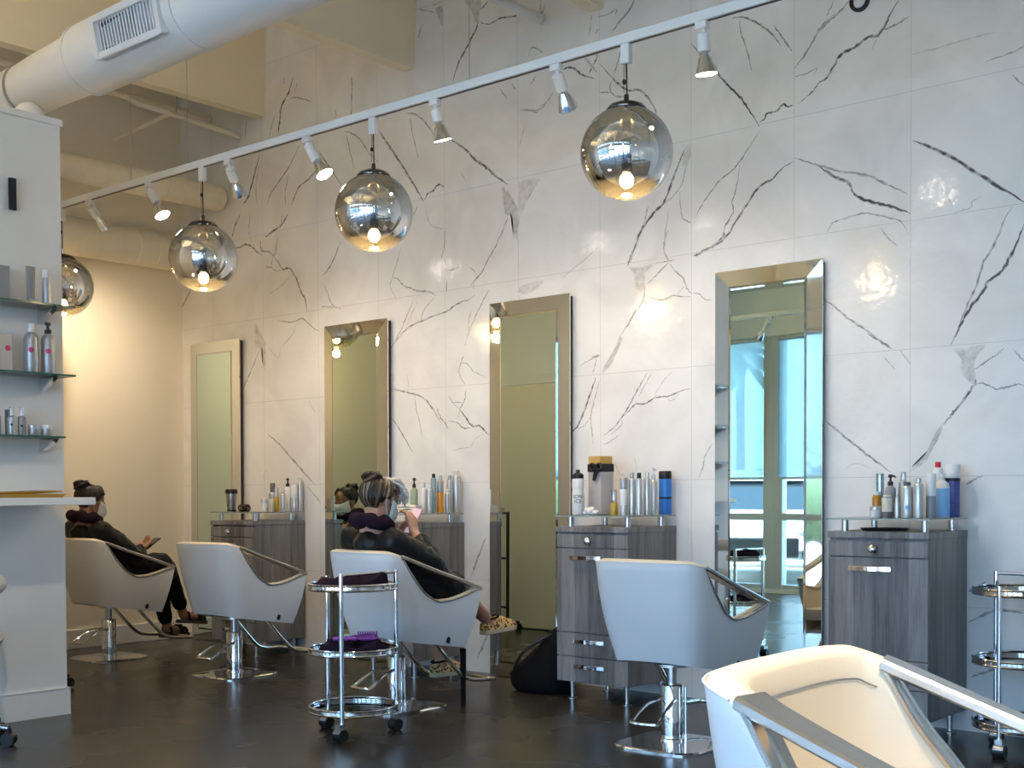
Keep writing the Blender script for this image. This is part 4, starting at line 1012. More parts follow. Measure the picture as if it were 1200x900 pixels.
# black bag on the floor
bag = thing('black_bag', 'black bag slumped on the floor against the cabinet with the sports bottle', 'bag', (-4.352, 5.385, 0))
q = random.Random(5); rings = []
for i, (z, rx, ry, ox) in enumerate(((.0, .17, .11, 0), (.03, .20, .13, 0), (.09, .205, .13, .0), (.16, .165, .115, .035), (.22, .125, .10, .07), (.28, .095, .08, .10), (.34, .07, .06, .125), (.365, .03, .03, .13))):
    rings.append([(ox + rx * math.cos(2 * PI * j / 36) * (1 + .06 * math.sin(5 * 2 * PI * j / 36 + i)), ry * math.sin(2 * PI * j / 36) * (1 + .07 * math.sin(7 * 2 * PI * j / 36 + i * .7)), z) for j in range(36)])
MB().loft(rings).build('body', M['blackcloth'], bag, angle=70)
MB().tube(smooth_path([(-.14, -.09, .12), (-.05, -.125, .22), (.06, -.09, .30), (.12, -.03, .34)], 20), .009, 8).build('strap', M['black'], bag)

# ------------------------------------------------------------------ on the partition
def partition_shelf(z, y1, label):
    t = thing('glass_shelf', label, 'shelf', (PX, 2.6, z), 0, 'glass shelves on the partition')
    MB().span((.002, -.5, -.008), (.2, y1 - 2.6, 0)).build('glass_panel', M['glass'], t, smooth=False)
    MB().span((.199, -.5, -.0083), (.202, y1 - 2.6, .0003)).span((.002, y1 - 2.6 - .001, -.0083), (.2, y1 - 2.6 + .002, .0003)).build('glass_edge', M['glass_edge'], t, smooth=False)
    for y in (3.19, 2.3):
        MB().loft([[(.0, y - 2.6 + s, -.075), (.02, y - 2.6 + s, -.075), (.13, y - 2.6 + s, -.022), (.14, y - 2.6 + s, -.009), (.0, y - 2.6 + s, -.009)] for s in (-.015, .015)]).build('bracket', M['chrome'], t, smooth=False, bevel=.002)
partition_shelf(2.038, 3.262, 'glass shelf on the partition with a grey tube, uppermost of the three')
partition_shelf(1.702, 3.264, 'glass shelf on the partition holding two tall silver bottles')
partition_shelf(1.398, 3.205, 'glass shelf on the partition with small jars, lowest of the three')
MB_c = MB().span((PX, 2.1, 1.064), (-5.315, 3.20, 1.10)).build('counter_shelf', M['trim'], smooth=False, bevel=.004)
tag(MB_c, 'white counter slab projecting from the partition', 'counter')
bt = thing('wall_bar', 'short dark vertical bar fixed high on the white partition', 'wall fitting', (PX, 3.045, 2.5))
MB().span((.012, -.018, 0), (.03, .018, .155)).build('bar', M['black_metal'], bt, smooth=False, bevel=.004)
MB().span((0, -.01, .03), (.014, .01, .05)).span((0, -.01, .11), (.014, .01, .13)).build('mount', M['black_metal'], bt, smooth=False)
gt = thing('brass_tray', 'flat brass tray lying on the white counter', 'tray', (-5.55, 2.98, 1.10), .1)
MB().loft([[(x * k, y * k, z) for x, y in ((-.09, -.17), (.09, -.17), (.10, .14), (.0, .20), (-.09, .15))] for z, k in ((0, .93), (.004, .95), (.018, 1.02), (.018, .98), (.006, .92))]).build('dish', M['brass'], gt, angle=30)
MB().tube([(-.06, -.15, .021), (.02, .02, .026), (.03, .17, .03)], [.006, .008, .004], 8).build('rim_bar', M['brass'], gt)

# salon stool, just inside the left edge
st = thing('salon_stool', 'white cushioned salon stool on black casters at the left edge', 'stool', (-5.45, 2.57, 0))
MB().lathe([(.0005, .42), (.16, .42), (.195, .435), (.21, .465), (.20, .50), (.15, .515), (.0005, .518)], 36).build('seat', M['vinyl'], st)
MB().lathe([(.027, .09), (.027, .28), (.018, .285), (.018, .42)], 18).build('column', M['chrome'], st)
MB().tube([(.21 * math.cos(2 * PI * k / 36) * 1.0, .17 * math.sin(2 * PI * k / 36), .715) for k in range(-9, 10)], .045, 14).build('backrest', M['vinyl'], st)
MB().tube(smooth_path([(.05, 0, .43), (.24, 0, .45), (.25, 0, .60), (.22, 0, .70)], 16), .011, 8).build('backrest_arm', M['chrome'], st)
for k in range(5):
    a = k * 2 * PI / 5 + .62; x, y = .25 * math.cos(a), .25 * math.sin(a)
    L_ = MB().tube([(.02 * math.cos(a), .02 * math.sin(a), .105), (x, y, .078)], [.02, .014], 10).build('leg', M['chrome'], st)
    MB().tube([(x - .022 * math.sin(a), y + .022 * math.cos(a), .03), (x + .022 * math.sin(a), y - .022 * math.cos(a), .03)], .03, 16).cyl((x, y, .03), (x, y, .08), .012).build('caster', M['black'], L_)

# wheeled rack and black panel behind the partition (both show in the mirror with the bag)
rk = thing('rolling_rack', 'black wheeled rack behind the partition, seen in a mirror', 'rack', (-6.62, 3.62, 0))
for x in (-.3, .06):
    MB().cyl((x, 0, .05), (x, 0, .98), .014).build('upright', M['black_metal'], rk)
    MB().tube([(x, -.14, .07), (x, .14, .07)], .012, 8).build('foot', M['black_metal'], rk)
    for y in (-.14, .14): MB().tube([(x - .014, y, .03), (x + .014, y, .03)], .03, 14).build('caster', M['black'], rk)
for z in (.2, .6, .97): MB().tube([(-.3, 0, z), (.06, 0, z)], .009, 8).build('crossbar', M['black_metal'], rk)
# ------------------------------------------------------------------ bottles and small things
M['silver'] = pm('silver_can', (.60, .60, .59), .3, .55, noise=.03)
M['silver_d'] = pm('dull_silver', (.42, .42, .43), .35, .5, noise=.04)
M['grey'] = pm('grey_plastic', (.30, .30, .31), .4, noise=.04)
M['mgrey'] = pm('slate_plastic', (.15, .15, .16), .4, noise=.04)
M['white_pl'] = pm('white_plastic', (.78, .78, .77), .35, noise=.02)
M['offwhite'] = pm('offwhite_label', (.74, .70, .58), .6, noise=.03)
M['amber'] = pm('amber_oil', (.60, .27, .02), .12, trans=.25, noise=.08)
M['yellow'] = pm('yellow_oil', (.68, .46, .06), .12, trans=.35, noise=.08)
M['orange'] = pm('orange_bottle', (.75, .30, .03), .2, noise=.04)
M['clearp'] = thin_glass('clear_plastic', (.82, .84, .84), 1.4, fixed=.22, rough=.12)
M['frost'] = pm('frosted_acrylic', (.70, .64, .64), .35, trans=.35, noise=.03)
M['blue'] = pm('bright_blue_plastic', (.035, .20, .68), .3, noise=.03)
M['skyblue'] = pm('sky_blue_label', (.22, .48, .82), .35, noise=.12, nscale=25)
M['violet'] = pm('violet_blue_label', (.07, .10, .34), .3, noise=.5, nscale=28)
M['red'] = pm('red_cap', (.62, .02, .03), .35, noise=.03)
M['kraft'] = pm('kraft_lid', (.58, .36, .10), .7, noise=.06)
M['ribbon'] = pm('black_ribbon', (.012, .012, .016), .28, noise=.1)
M['green_l'] = pm('pale_green_bottle', (.42, .52, .36), .2, trans=.3, noise=.05)
M['aqua'] = pm('aqua_clear_bottle', (.40, .55, .62), .15, trans=.4, noise=.05)
M['tin'] = pm('glossy_blue_tin', (.42, .52, .60), .12, .8, noise=.08, nscale=30)
M['pink'] = pm('pink_logo', (.62, .03, .14), .5, noise=.05)
M['tissue'] = pm('white_tissue', (.80, .78, .76), .8, noise=.03)
M['towelw'] = pm('white_towel', (.74, .71, .68), .9, noise=.04, bump=.5, bscale=180)

def bottle(name, label, x, y, z, r, h, body, cap, kind='cyl', capf=.16, band=None, group=None, cat='bottle', face=None):
    """lathe bottle: body, cap or pump, and a wrapped label; stands on z"""
    t = thing(name, label, cat, (x, y, z + .0005), 0, group)
    hb = h * (1 - capf)
    if kind == 'cyl': prof = [(.0005, 0), (r * .94, 0), (r, .004), (r, hb - .012), (r * .8, hb - .002), (r * .78, hb)]; cr_, c0 = r * .78, hb
    elif kind == 'can': prof = [(.0005, 0), (r * .95, 0), (r, .005), (r, hb - r * .5), (r * .9, hb - r * .2), (r * .62, hb)]; cr_, c0 = r * .6, hb
    elif kind == 'shoulder': prof = [(.0005, 0), (r * .94, 0), (r, .006), (r, hb - r * .9), (r * .85, hb - r * .4), (r * .45, hb - .002), (r * .42, hb)]; cr_, c0 = r * .45, hb
    elif kind == 'taper': prof = [(.0005, 0), (r * .94, 0), (r, .005), (r * .98, hb * .6), (r * .6, hb * .85), (r * .4, hb)]; cr_, c0 = r * .42, hb
    else: prof = [(.0005, 0), (r * .96, 0), (r, .004), (r, hb - .003), (r * .98, hb)]; cr_, c0 = r * 1.02, hb
    MB().lathe(prof + [(.0005, hb)], 24).build('body', body, t, angle=50)
    ch = h - hb
    if kind in ('shoulder', 'pumped') and capf > .2:   # pump head
        mb = MB().lathe([(cr_ * 1.1, c0), (cr_ * 1.1, c0 + ch * .35), (cr_ * .5, c0 + ch * .4), (cr_ * .4, c0 + ch * .75)], 16)
        mb.lathe([(cr_ * .8, c0 + ch * .72), (cr_ * .95, c0 + ch * .8), (cr_ * .8, c0 + ch), (.0005, c0 + ch)], 16)
        mb.tube([(0, 0, c0 + ch * .88), (r * .9, -r * .4, c0 + ch * .84), (r * 1.15, -r * .5, c0 + ch * .74)], [.005, .0045, .004], 8)
        mb.build('pump', cap, t)
    elif kind == 'taper': MB().lathe([(cr_, c0), (cr_ * .8, c0 + ch * .3), (cr_ * .25, c0 + ch), (.0005, c0 + ch)], 14).build('cap', cap, t)
    else: MB().lathe([(cr_ * .97, c0), (cr_, c0 + .002), (cr_, c0 + ch - .003), (cr_ * .93, c0 + ch), (.0005, c0 + ch)], 20).build('cap', cap, t)
    if band:
        m_, f0, f1 = band
        MB().lathe([(r + .0004, hb * f0), (r + .0007, hb * f0 + .001), (r + .0007, hb * f1 - .001), (r + .0004, hb * f1)], 24, caps=False).build('label_band', m_, t)
    if face:
        m_, fz, fr_ = face
        o = MB(); a0 = math.atan2(-y, -x); vs = [(0, 0, 0)]
        pts = []
        for k in range(20):
            a = 2 * PI * k / 20; u, v = fr_ * math.cos(a), fr_ * math.sin(a); aa = a0 + u / r; pts.append(((r + .001) * math.cos(aa), (r + .001) * math.sin(aa), hb * fz + v))
        o.add([((r + .0012) * math.cos(a0), (r + .0012) * math.sin(a0), hb * fz)] + pts, [(0, 1 + k, 1 + (k + 1) % 20) for k in range(20)])
        o.build('round_logo', m_, t)
    return t
def jar(name, label, x, y, z, r, h, body, lid, cat='jar'):
    t = thing(name, label, cat, (x, y, z + .0005))
    MB().lathe([(.0005, 0), (r * .95, 0), (r, .003), (r, h * .62), (r * .9, h * .64)], 24).build('body', body, t)
    MB().lathe([(r * 1.01, h * .63), (r * 1.03, h * .66), (r * 1.03, h * .96), (r * .96, h), (.0005, h)], 24).build('lid', lid, t)
    return t
def letters(txt, parent, r, size, z, x, y, m):
    cu = bpy.data.curves.new('lettering', 'FONT'); cu.body = txt; cu.size = size; cu.align_x = 'CENTER'; cu.space_line = .9
    o = bpy.data.objects.new('lettering_src', cu); COL.objects.link(o); bpy.context.view_layer.update()
    me = bpy.data.meshes.new_from_object(o.evaluated_get(bpy.context.evaluated_depsgraph_get())); bpy.data.objects.remove(o); bpy.data.curves.remove(cu)
    a0 = math.atan2(-y, -x)
    for v in me.vertices:
        a = a0 + v.co.x / r; v.co = Vector(((r + .0012) * math.cos(a), (r + .0012) * math.sin(a), z + v.co.y))
    me.name = 'lettering'; me.materials.clear(); me.materials.append(m)
    q = bpy.data.objects.new('lettering', me); COL.objects.link(q); q.parent = parent
G = .9895
# right-hand cabinet
g = 'products on the right-hand cabinet'
bottle('tall_tin', 'glossy blue-silver tin at the far left back of the right-hand cabinet', -2.438, 5.53, G, .018, .203, M['tin'], M['tin'], 'flat', .05, group=g, cat='tin')
bottle('oil_bottle', 'amber oil bottle behind the white jar on the right-hand cabinet', -2.410, 5.43, G, .0205, .119, M['amber'], M['white_pl'], 'cyl', .14, (M['offwhite'], .08, .5), g)
jar('cream_jar', 'small white jar in front of the amber bottle on the right-hand cabinet', -2.372, 5.33, G, .025, .053, M['white_pl'], M['silver'])
bottle('product_bottle', 'bottle with square cream label, black below, on the right-hand cabinet', -2.317, 5.33, G, .0235, .103, M['mgrey'], M['offwhite'], 'cyl', .1, (M['offwhite'], .3, .97), g)
bottle('pump_bottle', 'olive grey bottle with black pump on the right-hand cabinet', -2.362, 5.47, G, .0255, .197, M['grey'], M['black'], 'shoulder', .26, group=g)
bottle('slim_bottle', 'slim pale bottle with pointed tip beside the cream-labelled bottle', -2.270, 5.33, G, .0125, .153, M['silver'], M['white_pl'], 'taper', .3, group=g)
bottle('spray_bottle', 'plump silver bottle with dark cap and blue emblem on the right-hand cabinet', -2.224, 5.33, G, .0255, .160, M['silver'], M['mgrey'], 'can', .1, group=g, face=(M['skyblue'], .33, .009))
bottle('spray_bottle', 'grey bottle with clear domed cap at the back of the right-hand cabinet', -2.313, 5.50, G, .0216, .208, M['silver_d'], M['clearp'], 'can', .2, group=g)
bottle('spray_can', 'tall slim silver can left of the white dispenser, right-hand cabinet', -2.172, 5.33, G, .0205, .178, M['silver'], M['silver'], 'can', .13, group=g)
f = bottle('foam_dispenser', 'white-topped dispenser with clear grey lower half, left of the blue spray', -2.140, 5.39, G, .0215, .197, M['grey'], M['white_pl'], 'flat', .5, group=g)
bottle('red_cap_bottle', 'white bottle with a red cap at the back of the right-hand cabinet', -2.185, 5.585, G, .0213, .253, M['white_pl'], M['red'], 'can', .1, group=g)
bottle('spray_bottle', 'pale blue and white spray bottle with white cap, front right of the cabinet', -2.129, 5.485, G, .035, .198, M['white_pl'], M['white_pl'], 'shoulder', .15, (M['skyblue'], .03, .78), g)
a = bottle('aerosol_can', 'large dark blue aerosol can with white cap, rightmost on the cabinets', -2.128, 5.612, G, .033, .242, M['violet'], M['white_pl'], 'flat', .26, (M['black'], .92, 1.0), g)
k = thing('black_tray', 'flat black tray under the glass of the right-hand cabinet', 'tray', (-2.36, 5.40, .9305))
MB().lathe([(.0005, 0), (.10, 0), (.115, .012), (.11, .012), (.098, .004), (.0005, .004)], 30, sy=.75).build('dish', M['black'], k)
# cabinet with the sports bottle
g = 'products on the cabinet with the sports bottle'
s = thing('sports_bottle', 'white plastic sports bottle with black cap and black lettering', 'bottle', (-4.10, 5.38, G + .0005))
MB().lathe([(.0005, 0), (.031, 0), (.0335, .006), (.0335, .118), (.031, .13), (.031, .14), (.0335, .152), (.0335, .188), (.029, .2), (.0005, .2)], 28).build('body', M['white_pl'], s, angle=50)
MB().lathe([(.031, .198), (.032, .2), (.032, .218), (.024, .226), (.012, .229), (.012, .242), (.009, .246), (.0005, .246)], 24).build('cap', M['black'], s)
letters('ION\nICE', s, .0335, .028, .090, -4.10, 5.38, M['black'])
gb = thing('gift_box', 'tall frosted box with black ribbon and kraft lid beside the sports bottle', 'box', (-4.034, 5.50, G + .0005), -.25)
MB().span((-.055, -.045, 0), (.055, .045, .235)).build('box', M['frost'], gb, smooth=False, bevel=.004)
MB().span((-.058, -.048, .235), (.058, .048, .278)).build('ribbon', M['ribbon'], gb, smooth=False, bevel=.003)
bow = MB()
for sx in (-1, 1):
    bow.tube(smooth_path([(.035, -.055, .258), (.035 + sx * .03, -.065, .278), (.035 + sx * .045, -.06, .258), (.035 + sx * .03, -.065, .24), (.035, -.055, .258)], 16), .008, 8)
bow.loft([[(.015, -.053, .258), (.055, -.053, .258), (.055, -.058, .258), (.015, -.058, .258)], [(.0, -.055, .185), (.02, -.055, .185), (.02, -.06, .185), (.0, -.06, .185)]])
bow.build('bow', M['ribbon'], gb)
MB().span((-.054, -.044, .278), (.048, .044, .32)).build('lid', M['kraft'], gb, smooth=False, bevel=.002)
q = random.Random(11); ti = MB()
for i in range(16): ti.ell((q.uniform(-.045, .045), q.uniform(-.02, .02), .010 + q.uniform(0, .02)), (.014 + q.random() * .008, .011, .010 + q.random() * .006), 10, 7, M=Matrix.Rotation(q.random() * 3, 3, 'Z') @ Matrix.Rotation(q.random() - .5, 3, 'Y'))
o = ti.build('crumpled_tissue', M['tissue']); o.location = (-3.955, 5.31, G + .001); tag(o, 'crumpled white tissue in front of the ribboned box', 'tissue')
bottle('oil_bottle', 'small bottle of golden oil with clear neck, right of the ribboned box', -3.845, 5.36, G, .0195, .135, M['yellow'], M['clearp'], 'cyl', .5, group=g)
bottle('product_bottle', 'bottle with white printed label and silver cap beside the golden oil', -3.781, 5.36, G, .0205, .198, M['silver'], M['silver_d'], 'flat', .3, (M['white_pl'], .38, .98), g)
for x, y, h, cp, lab in ((-3.756, 5.40, .225, 'silver_d', 'silver can with grey cap, first of the row left of the blue bottle'), (-3.697, 5.38, .223, 'black', 'silver can with small black tip, second of the row left of the blue bottle'), (-3.684, 5.436, .228, 'silver', 'silver can with pale cap, third of the row left of the blue bottle')):
    bottle('spray_can', lab, x, y, G, .0185, h, M['silver'], M[cp], 'can', .13, group=g)
bottle('spray_can', 'silver bottle with clear pump next to the bright blue bottle', -3.692, 5.510, G, .0205, .252, M['silver'], M['clearp'], 'shoulder', .25, group=g)
b_ = bottle('shampoo_bottle', 'bright blue bottle with black cap at the right end of its row', -3.704, 5.638, G, .0345, .235, M['blue'], M['black'], 'flat', .18, group=g)
MB().lathe([(.0349, .085), (.0353, .087), (.0353, .093), (.0349, .095)], 24, caps=False).build('label_line', M['ribbon'], b_)
# cabinet behind the seated person
g = 'products on the cabinet behind the seated person'
for a in (('pump_bottle', 'pale green bottle with black pump, leftmost of its cabinet', -5.398, 5.42, .0225, .217, 'green_l', 'black', 'shoulder', .28, None),
          ('product_bottle', 'white bottle right of the green pump bottle', -5.313, 5.42, .0165, .190, 'white_pl', 'silver', 'shoulder', .18, None),
          ('product_bottle', 'short silver bottle just left of the clear bottle with black cap', -5.248, 5.400, .0165, .168, 'silver', 'white_pl', 'can', .1, None),
          ('product_bottle', 'clear bluish bottle with black cap behind the orange bottle', -5.258, 5.447, .0175, .241, 'aqua', 'black', 'can', .1, None),
          ('product_bottle', 'orange bottle standing in front of silver cans', -5.251, 5.498, .0205, .177, 'orange', 'silver_d', 'flat', .28, None),
          ('spray_can', 'short silver can right of the orange bottle', -5.250, 5.562, .0178, .148, 'silver', 'white_pl', 'can', .13, None),
          ('spray_can', 'silver can behind and left of the orange bottle', -5.295, 5.545, .0194, .231, 'silver_d', 'silver', 'can', .12, None),
          ('spray_can', 'wide tall silver can rightmost on the cabinet behind the seated person', -5.260, 5.654, .0262, .259, 'silver', 'silver', 'can', .1, None),
          ('spray_can', 'tall silver can behind the short can, right of the orange bottle', -5.272, 5.605, .0185, .232, 'silver', 'silver_d', 'can', .12, None)):
    bottle(a[0], a[1], a[2], a[3], G, a[4], a[5], M[a[6]], M[a[7]], a[8], a[9], a[10], g)
tw = MB()
for k in range(3): tw.loft([[(x, .035 * math.cos(2 * PI * j / 16) * (1 - .1 * k) + .004 * math.sin(x * 60), .011 + k * .0155 + .009 * math.sin(2 * PI * j / 16) + .002 * math.sin(x * 45 + k), ) for j in range(16)] for x in np.linspace(-.085, .085, 12)])
o = tw.build('folded_towel', M['towelw']); o.location = (-5.35, 5.33, G + .001); tag(o, 'folded white towel lying in front of the bottles, beside the seated person', 'towel')
# cabinet nearest the corner
g = 'products on the cabinet nearest the corner'
tb = thing('travel_tumbler', 'brushed steel tumbler with black lid on the corner cabinet', 'tumbler', (-7.15, 5.36, G + .0005))
MB().lathe([(.0005, 0), (.031, 0), (.032, .004), (.041, .128), (.0005, .128)], 28).build('body', M['steel'], tb)
MB().lathe([(.0315, .001), (.033, .002), (.033, .012), (.0315, .013)], 24, caps=False).build('base_ring', M['black'], tb)
MB().lathe([(.042, .126), (.043, .13), (.043, .148), (.038, .158), (.0005, .16)], 28).build('lid', M['black'], tb)
cl = thing('hair_claw', 'dark brown hair claw clip beside the tumbler', 'hair clip', (-6.965, 5.33, G + .001), .3)
for s_ in (-1, 1):
    cm = MB()
    for i in range(6): cm.tube(smooth_path([(-.032 + i * .0125, s_ * .003, .046), (-.032 + i * .0125, s_ * .024, .034), (-.032 + i * .0125, s_ * .022, .014), (-.032 + i * .0125, s_ * .004, .003)], 8), .0046, 6)
    cm.tube([(-.036, s_ * .004, .045), (.036, s_ * .004, .045)], .006, 8)
    cm.build('jaw', M['hairclip'] if 'hairclip' in M else M.setdefault('hairclip', pm('tortoise_clip', (.035, .015, .012), .2, noise=.4, nscale=40)), cl)
jar('cream_jar', 'stacked white jar at the left of the corner cabinet bottles', -6.760, 5.34, G, .0235, .093, M['white_pl'], M['silver'])
jar('cream_jar', 'cream-coloured jar in front of the dark-capped bottle, corner cabinet', -6.765, 5.395, G, .0265, .088, M['offwhite'], M['offwhite'])
for a in (('product_bottle', 'grey bottle with dark cap at the back of the corner cabinet', -6.930, 5.55, .0295, .199, 'silver_d', 'mgrey', 'can', .32, None),
          ('oil_bottle', 'slim golden bottle with black base on the corner cabinet', -6.772, 5.457, .0185, .168, 'yellow', 'silver', 'cyl', .4, None),
          ('product_bottle', 'short silver bottle beside the golden one, corner cabinet', -6.772, 5.512, .0175, .139, 'silver', 'silver', 'can', .12, None),
          ('pump_bottle', 'white bottle with black pump at the back of the corner cabinet', -6.826, 5.60, .0255, .233, 'white_pl', 'black', 'shoulder', .25, None),
          ('product_tube', 'tube with white upper half and silver lower half, corner cabinet', -6.770, 5.612, .0235, .187, 'silver', 'white_pl', 'flat', .5, None),
          ('spray_can', 'tall silver can at the right end of the corner cabinet', -6.770, 5.664, .0205, .241, 'silver', 'silver', 'can', .1, None)):
    bottle(a[0], a[1], a[2], a[3], G, a[4], a[5], M[a[6]], M[a[7]], a[8], a[9], a[10], g)
# partition shelves
def tube_stand(label, x, y, z, w, h, m, cap):
    t = thing('cream_tube', label, 'tube', (x, y, z + .001))
    MB().lathe([(w * .62, 0), (w * .66, .004), (w * .66, .022), (w * .6, .026)], 20).build('cap', cap, t)
    MB().loft([[(w * (1 - .85 * k) * .8 * math.cos(2 * PI * j / 24), (w * (.8 + .3 * k)) * math.sin(2 * PI * j / 24), .026 + (h - .026) * k) for j in range(24)] for k in (0, .3, .6, .85, .97, 1)]).build('body', m, t)
def carton(label, x, y, z, dy, h, m, logo=None):
    t = thing('product_carton', label, 'carton', (x, y, z + .001))
    MB().span((-.03, -dy, 0), (.03, dy, h)).build('box', m, t, smooth=False, bevel=.002)
    if logo: MB().cyl((.0302, .008, h * .62), (.0312, .008, h * .62), .013, seg=24).build('round_logo', logo, t)
carton('grey carton at the left edge of the uppermost partition shelf', -5.69, 2.945, 2.038, .024, .166, M['grey'])
tube_stand('grey upright tube on the uppermost partition shelf', -5.70, 3.095, 2.038, .023, .186, M['grey'], M['silver'])
bottle('product_bottle', 'silver bottle with white cap beside the grey tube, uppermost shelf', -5.68, 3.165, 2.038, .0195, .176, M['silver_d'], M['white_pl'], 'flat', .22)
carton('silver carton with pink round mark at the left edge, middle partition shelf', -5.69, 2.945, 1.702, .030, .179, M['silver_d'], M['pink'])
bottle('lotion_bottle', 'tall silver bottle with white cap and pink mark, middle partition shelf', -5.69, 3.087, 1.702, .036, .243, M['silver_d'], M['white_pl'], 'shoulder', .17, face=(M['pink'], .56, .0125))
bottle('lotion_bottle', 'tall silver bottle with black pump and pink mark, middle partition shelf', -5.69, 3.176, 1.702, .0335, .258, M['silver_d'], M['black'], 'shoulder', .22, face=(M['pink'], .56, .0125))
bottle('spray_bottle', 'white-capped bottle cut by the left edge, lowest partition shelf', -5.70, 2.918, 1.398, .015, .139, M['grey'], M['white_pl'], 'can', .3)
bottle('spray_bottle', 'slim dark bottle behind the spray bottles, lowest partition shelf', -5.735, 2.985, 1.398, .012, .127, M['mgrey'], M['mgrey'], 'flat', .2)
bottle('spray_bottle', 'grey spray bottle with clear cap and black dot, left of its twin, lowest shelf', -5.69, 2.982, 1.398, .0195, .140, M['silver_d'], M['clearp'], 'can', .32, face=(M['black'], .55, .006))
bottle('spray_bottle', 'grey spray bottle with clear cap next to the small jars, lowest shelf', -5.69, 3.034, 1.398, .0190, .141, M['grey'], M['clearp'], 'can', .32, face=(M['black'], .5, .006))
jar('small_jar', 'small silver jar with dark side, left of the pair on the lowest partition shelf', -5.69, 3.094, 1.398, .0275, .054, M['silver_d'], M['silver'])
jar('small_jar', 'small grey jar, right of the pair on the lowest partition shelf', -5.69, 3.162, 1.398, .0275, .058, M['silver_d'], M['white_pl'])
# ------------------------------------------------------------------ people
def mat_strands(name, cols):
    m, nt, b = new_mat(name); at = N(nt, 'ShaderNodeAttribute', attribute_name='strand')
    cr = N(nt, 'ShaderNodeValToRGB'); e = cr.color_ramp.elements
    e[0].color = rgb(cols[0]); e[1].color = rgb(cols[-1])
    for i, c in enumerate(cols[1:-1]): x = e.new((i + 1) / (len(cols) - 1)); x.color = rgb(c)
    nt.links.new(at.outputs['Fac'], cr.inputs[0]); nt.links.new(cr.outputs[0], b.inputs['Base Color']); b.inputs['Roughness'].default_value = .42
    return m
M['hair2'] = mat_strands('streaked_hair', ((.010, .006, .004), (.016, .010, .007), (.05, .03, .016), (.14, .085, .045), (.42, .33, .24)))
M['hairw'] = mat_hair('white_hair', (.42, .41, .40), (.80, .79, .77), 85)
M['hair1'] = mat_strands('dark_hair', ((.005, .004, .004), (.012, .008, .007), (.03, .02, .016)))
M['eye'] = pm('eye', (.05, .035, .03), .1, noise=.1)
M['lace'] = pm('pale_neck_strip', (.72, .70, .66), .8, noise=.2, nscale=60)
M['screen'] = pm('phone_case_pink', (.62, .40, .48), .25, noise=.25, nscale=30)
M['lit'] = pm('phone_screen_lit', (.70, .52, .60), .2, noise=.3, nscale=25, emit=.35)
M['phoneb'] = pm('phone_dark', (.02, .02, .025), .15, noise=.1)
folds = bpy.data.textures.new('cloth_folds', 'CLOUDS'); folds.noise_scale = .075; folds.noise_depth = 2
def soft(o, vox, it=4, disp=0.0):
    r = o.modifiers.new('skin', 'REMESH'); r.mode = 'VOXEL'; r.voxel_size = vox; r.use_smooth_shade = True
    s = o.modifiers.new('smooth', 'SMOOTH'); s.factor = .5; s.iterations = it
    if disp:
        d = o.modifiers.new('folds', 'DISPLACE'); d.texture = folds; d.strength = disp; d.mid_level = .5; d.texture_coords = 'LOCAL'
    return o
def chain(mb, pts, rs, seg=14):
    for i in range(len(pts) - 1): mb.capsule(pts[i], pts[i + 1], rs[i], rs[i + 1], seg)
def hand(mb, wrist, d, nrm, curl, side):
    """palm with four fingers of different length and a thumb from the palm's side; d: pointing direction, nrm: palm side"""
    wrist = Vector(wrist); d = Vector(d).normalized(); nrm = Vector(nrm); nrm = (nrm - d * nrm.dot(d)).normalized(); s = d.cross(nrm) * side
    for k, (off, L, r) in enumerate(((-.031, .066, .0088), (-.010, .074, .0092), (.011, .070, .0088), (.030, .056, .0078))):
        a = wrist + s * off * .55; b = wrist + d * .085 + s * off
        mb.capsule(a, b, .016, .0125, 10)
        p = b; ang = 0
        for j, q in enumerate((.46, .31, .25)):
            ang += curl * (1.0, 1.15, .8)[j]; e = p + (d * math.cos(ang) + nrm * math.sin(ang)) * (L * q * 1.15)
            mb.capsule(p, e, r * (1 - .08 * j), r * (.94 - .1 * j), 8); p = e
    a = wrist + d * .025 - s * .026; b = a + d * .034 - s * .022 + nrm * .012; c = b + d * .030 - s * .004 + nrm * .014
    mb.capsule(a, b, .0155, .0115, 8); mb.capsule(b, c, .0110, .0095, 8); mb.capsule(c, c + d * .022 + s * .008 + nrm * .006, .0095, .0078, 8)
def head_pieces(H):
    h = MB()
    h.ell((0, -.012, .028), (.073, .092, .083), 24, 14); h.ell((0, .018, -.035), (.060, .070, .070), 20, 12); h.ell((0, .036, -.078), (.036, .040, .028), 16, 10)
    h.ell((0, .072, .012), (.050, .018, .014)); h.capsule((0, .082, .010), (0, .101, -.030), .009, .0125, 10); h.ell((0, .090, -.036), (.017, .012, .010))
    h.ell((0, .078, -.060), (.022, .010, .006)); h.ell((0, .075, -.068), (.018, .010, .006))
    for s in (-1, 1):
        h.ell((s * .040, .056, -.022), (.024, .022, .020)); h.ell((s * .073, -.012, -.012), (.008, .017, .030), M=Matrix.Rotation(s * .25, 3, 'Z')); h.ell((s * .030, .074, -.002), (.016, .010, .010))
    h.v = [tuple(H @ Vector(p)) for p in h.v]
    return h
def merge(a, b): a.add(b.v, b.f); return a
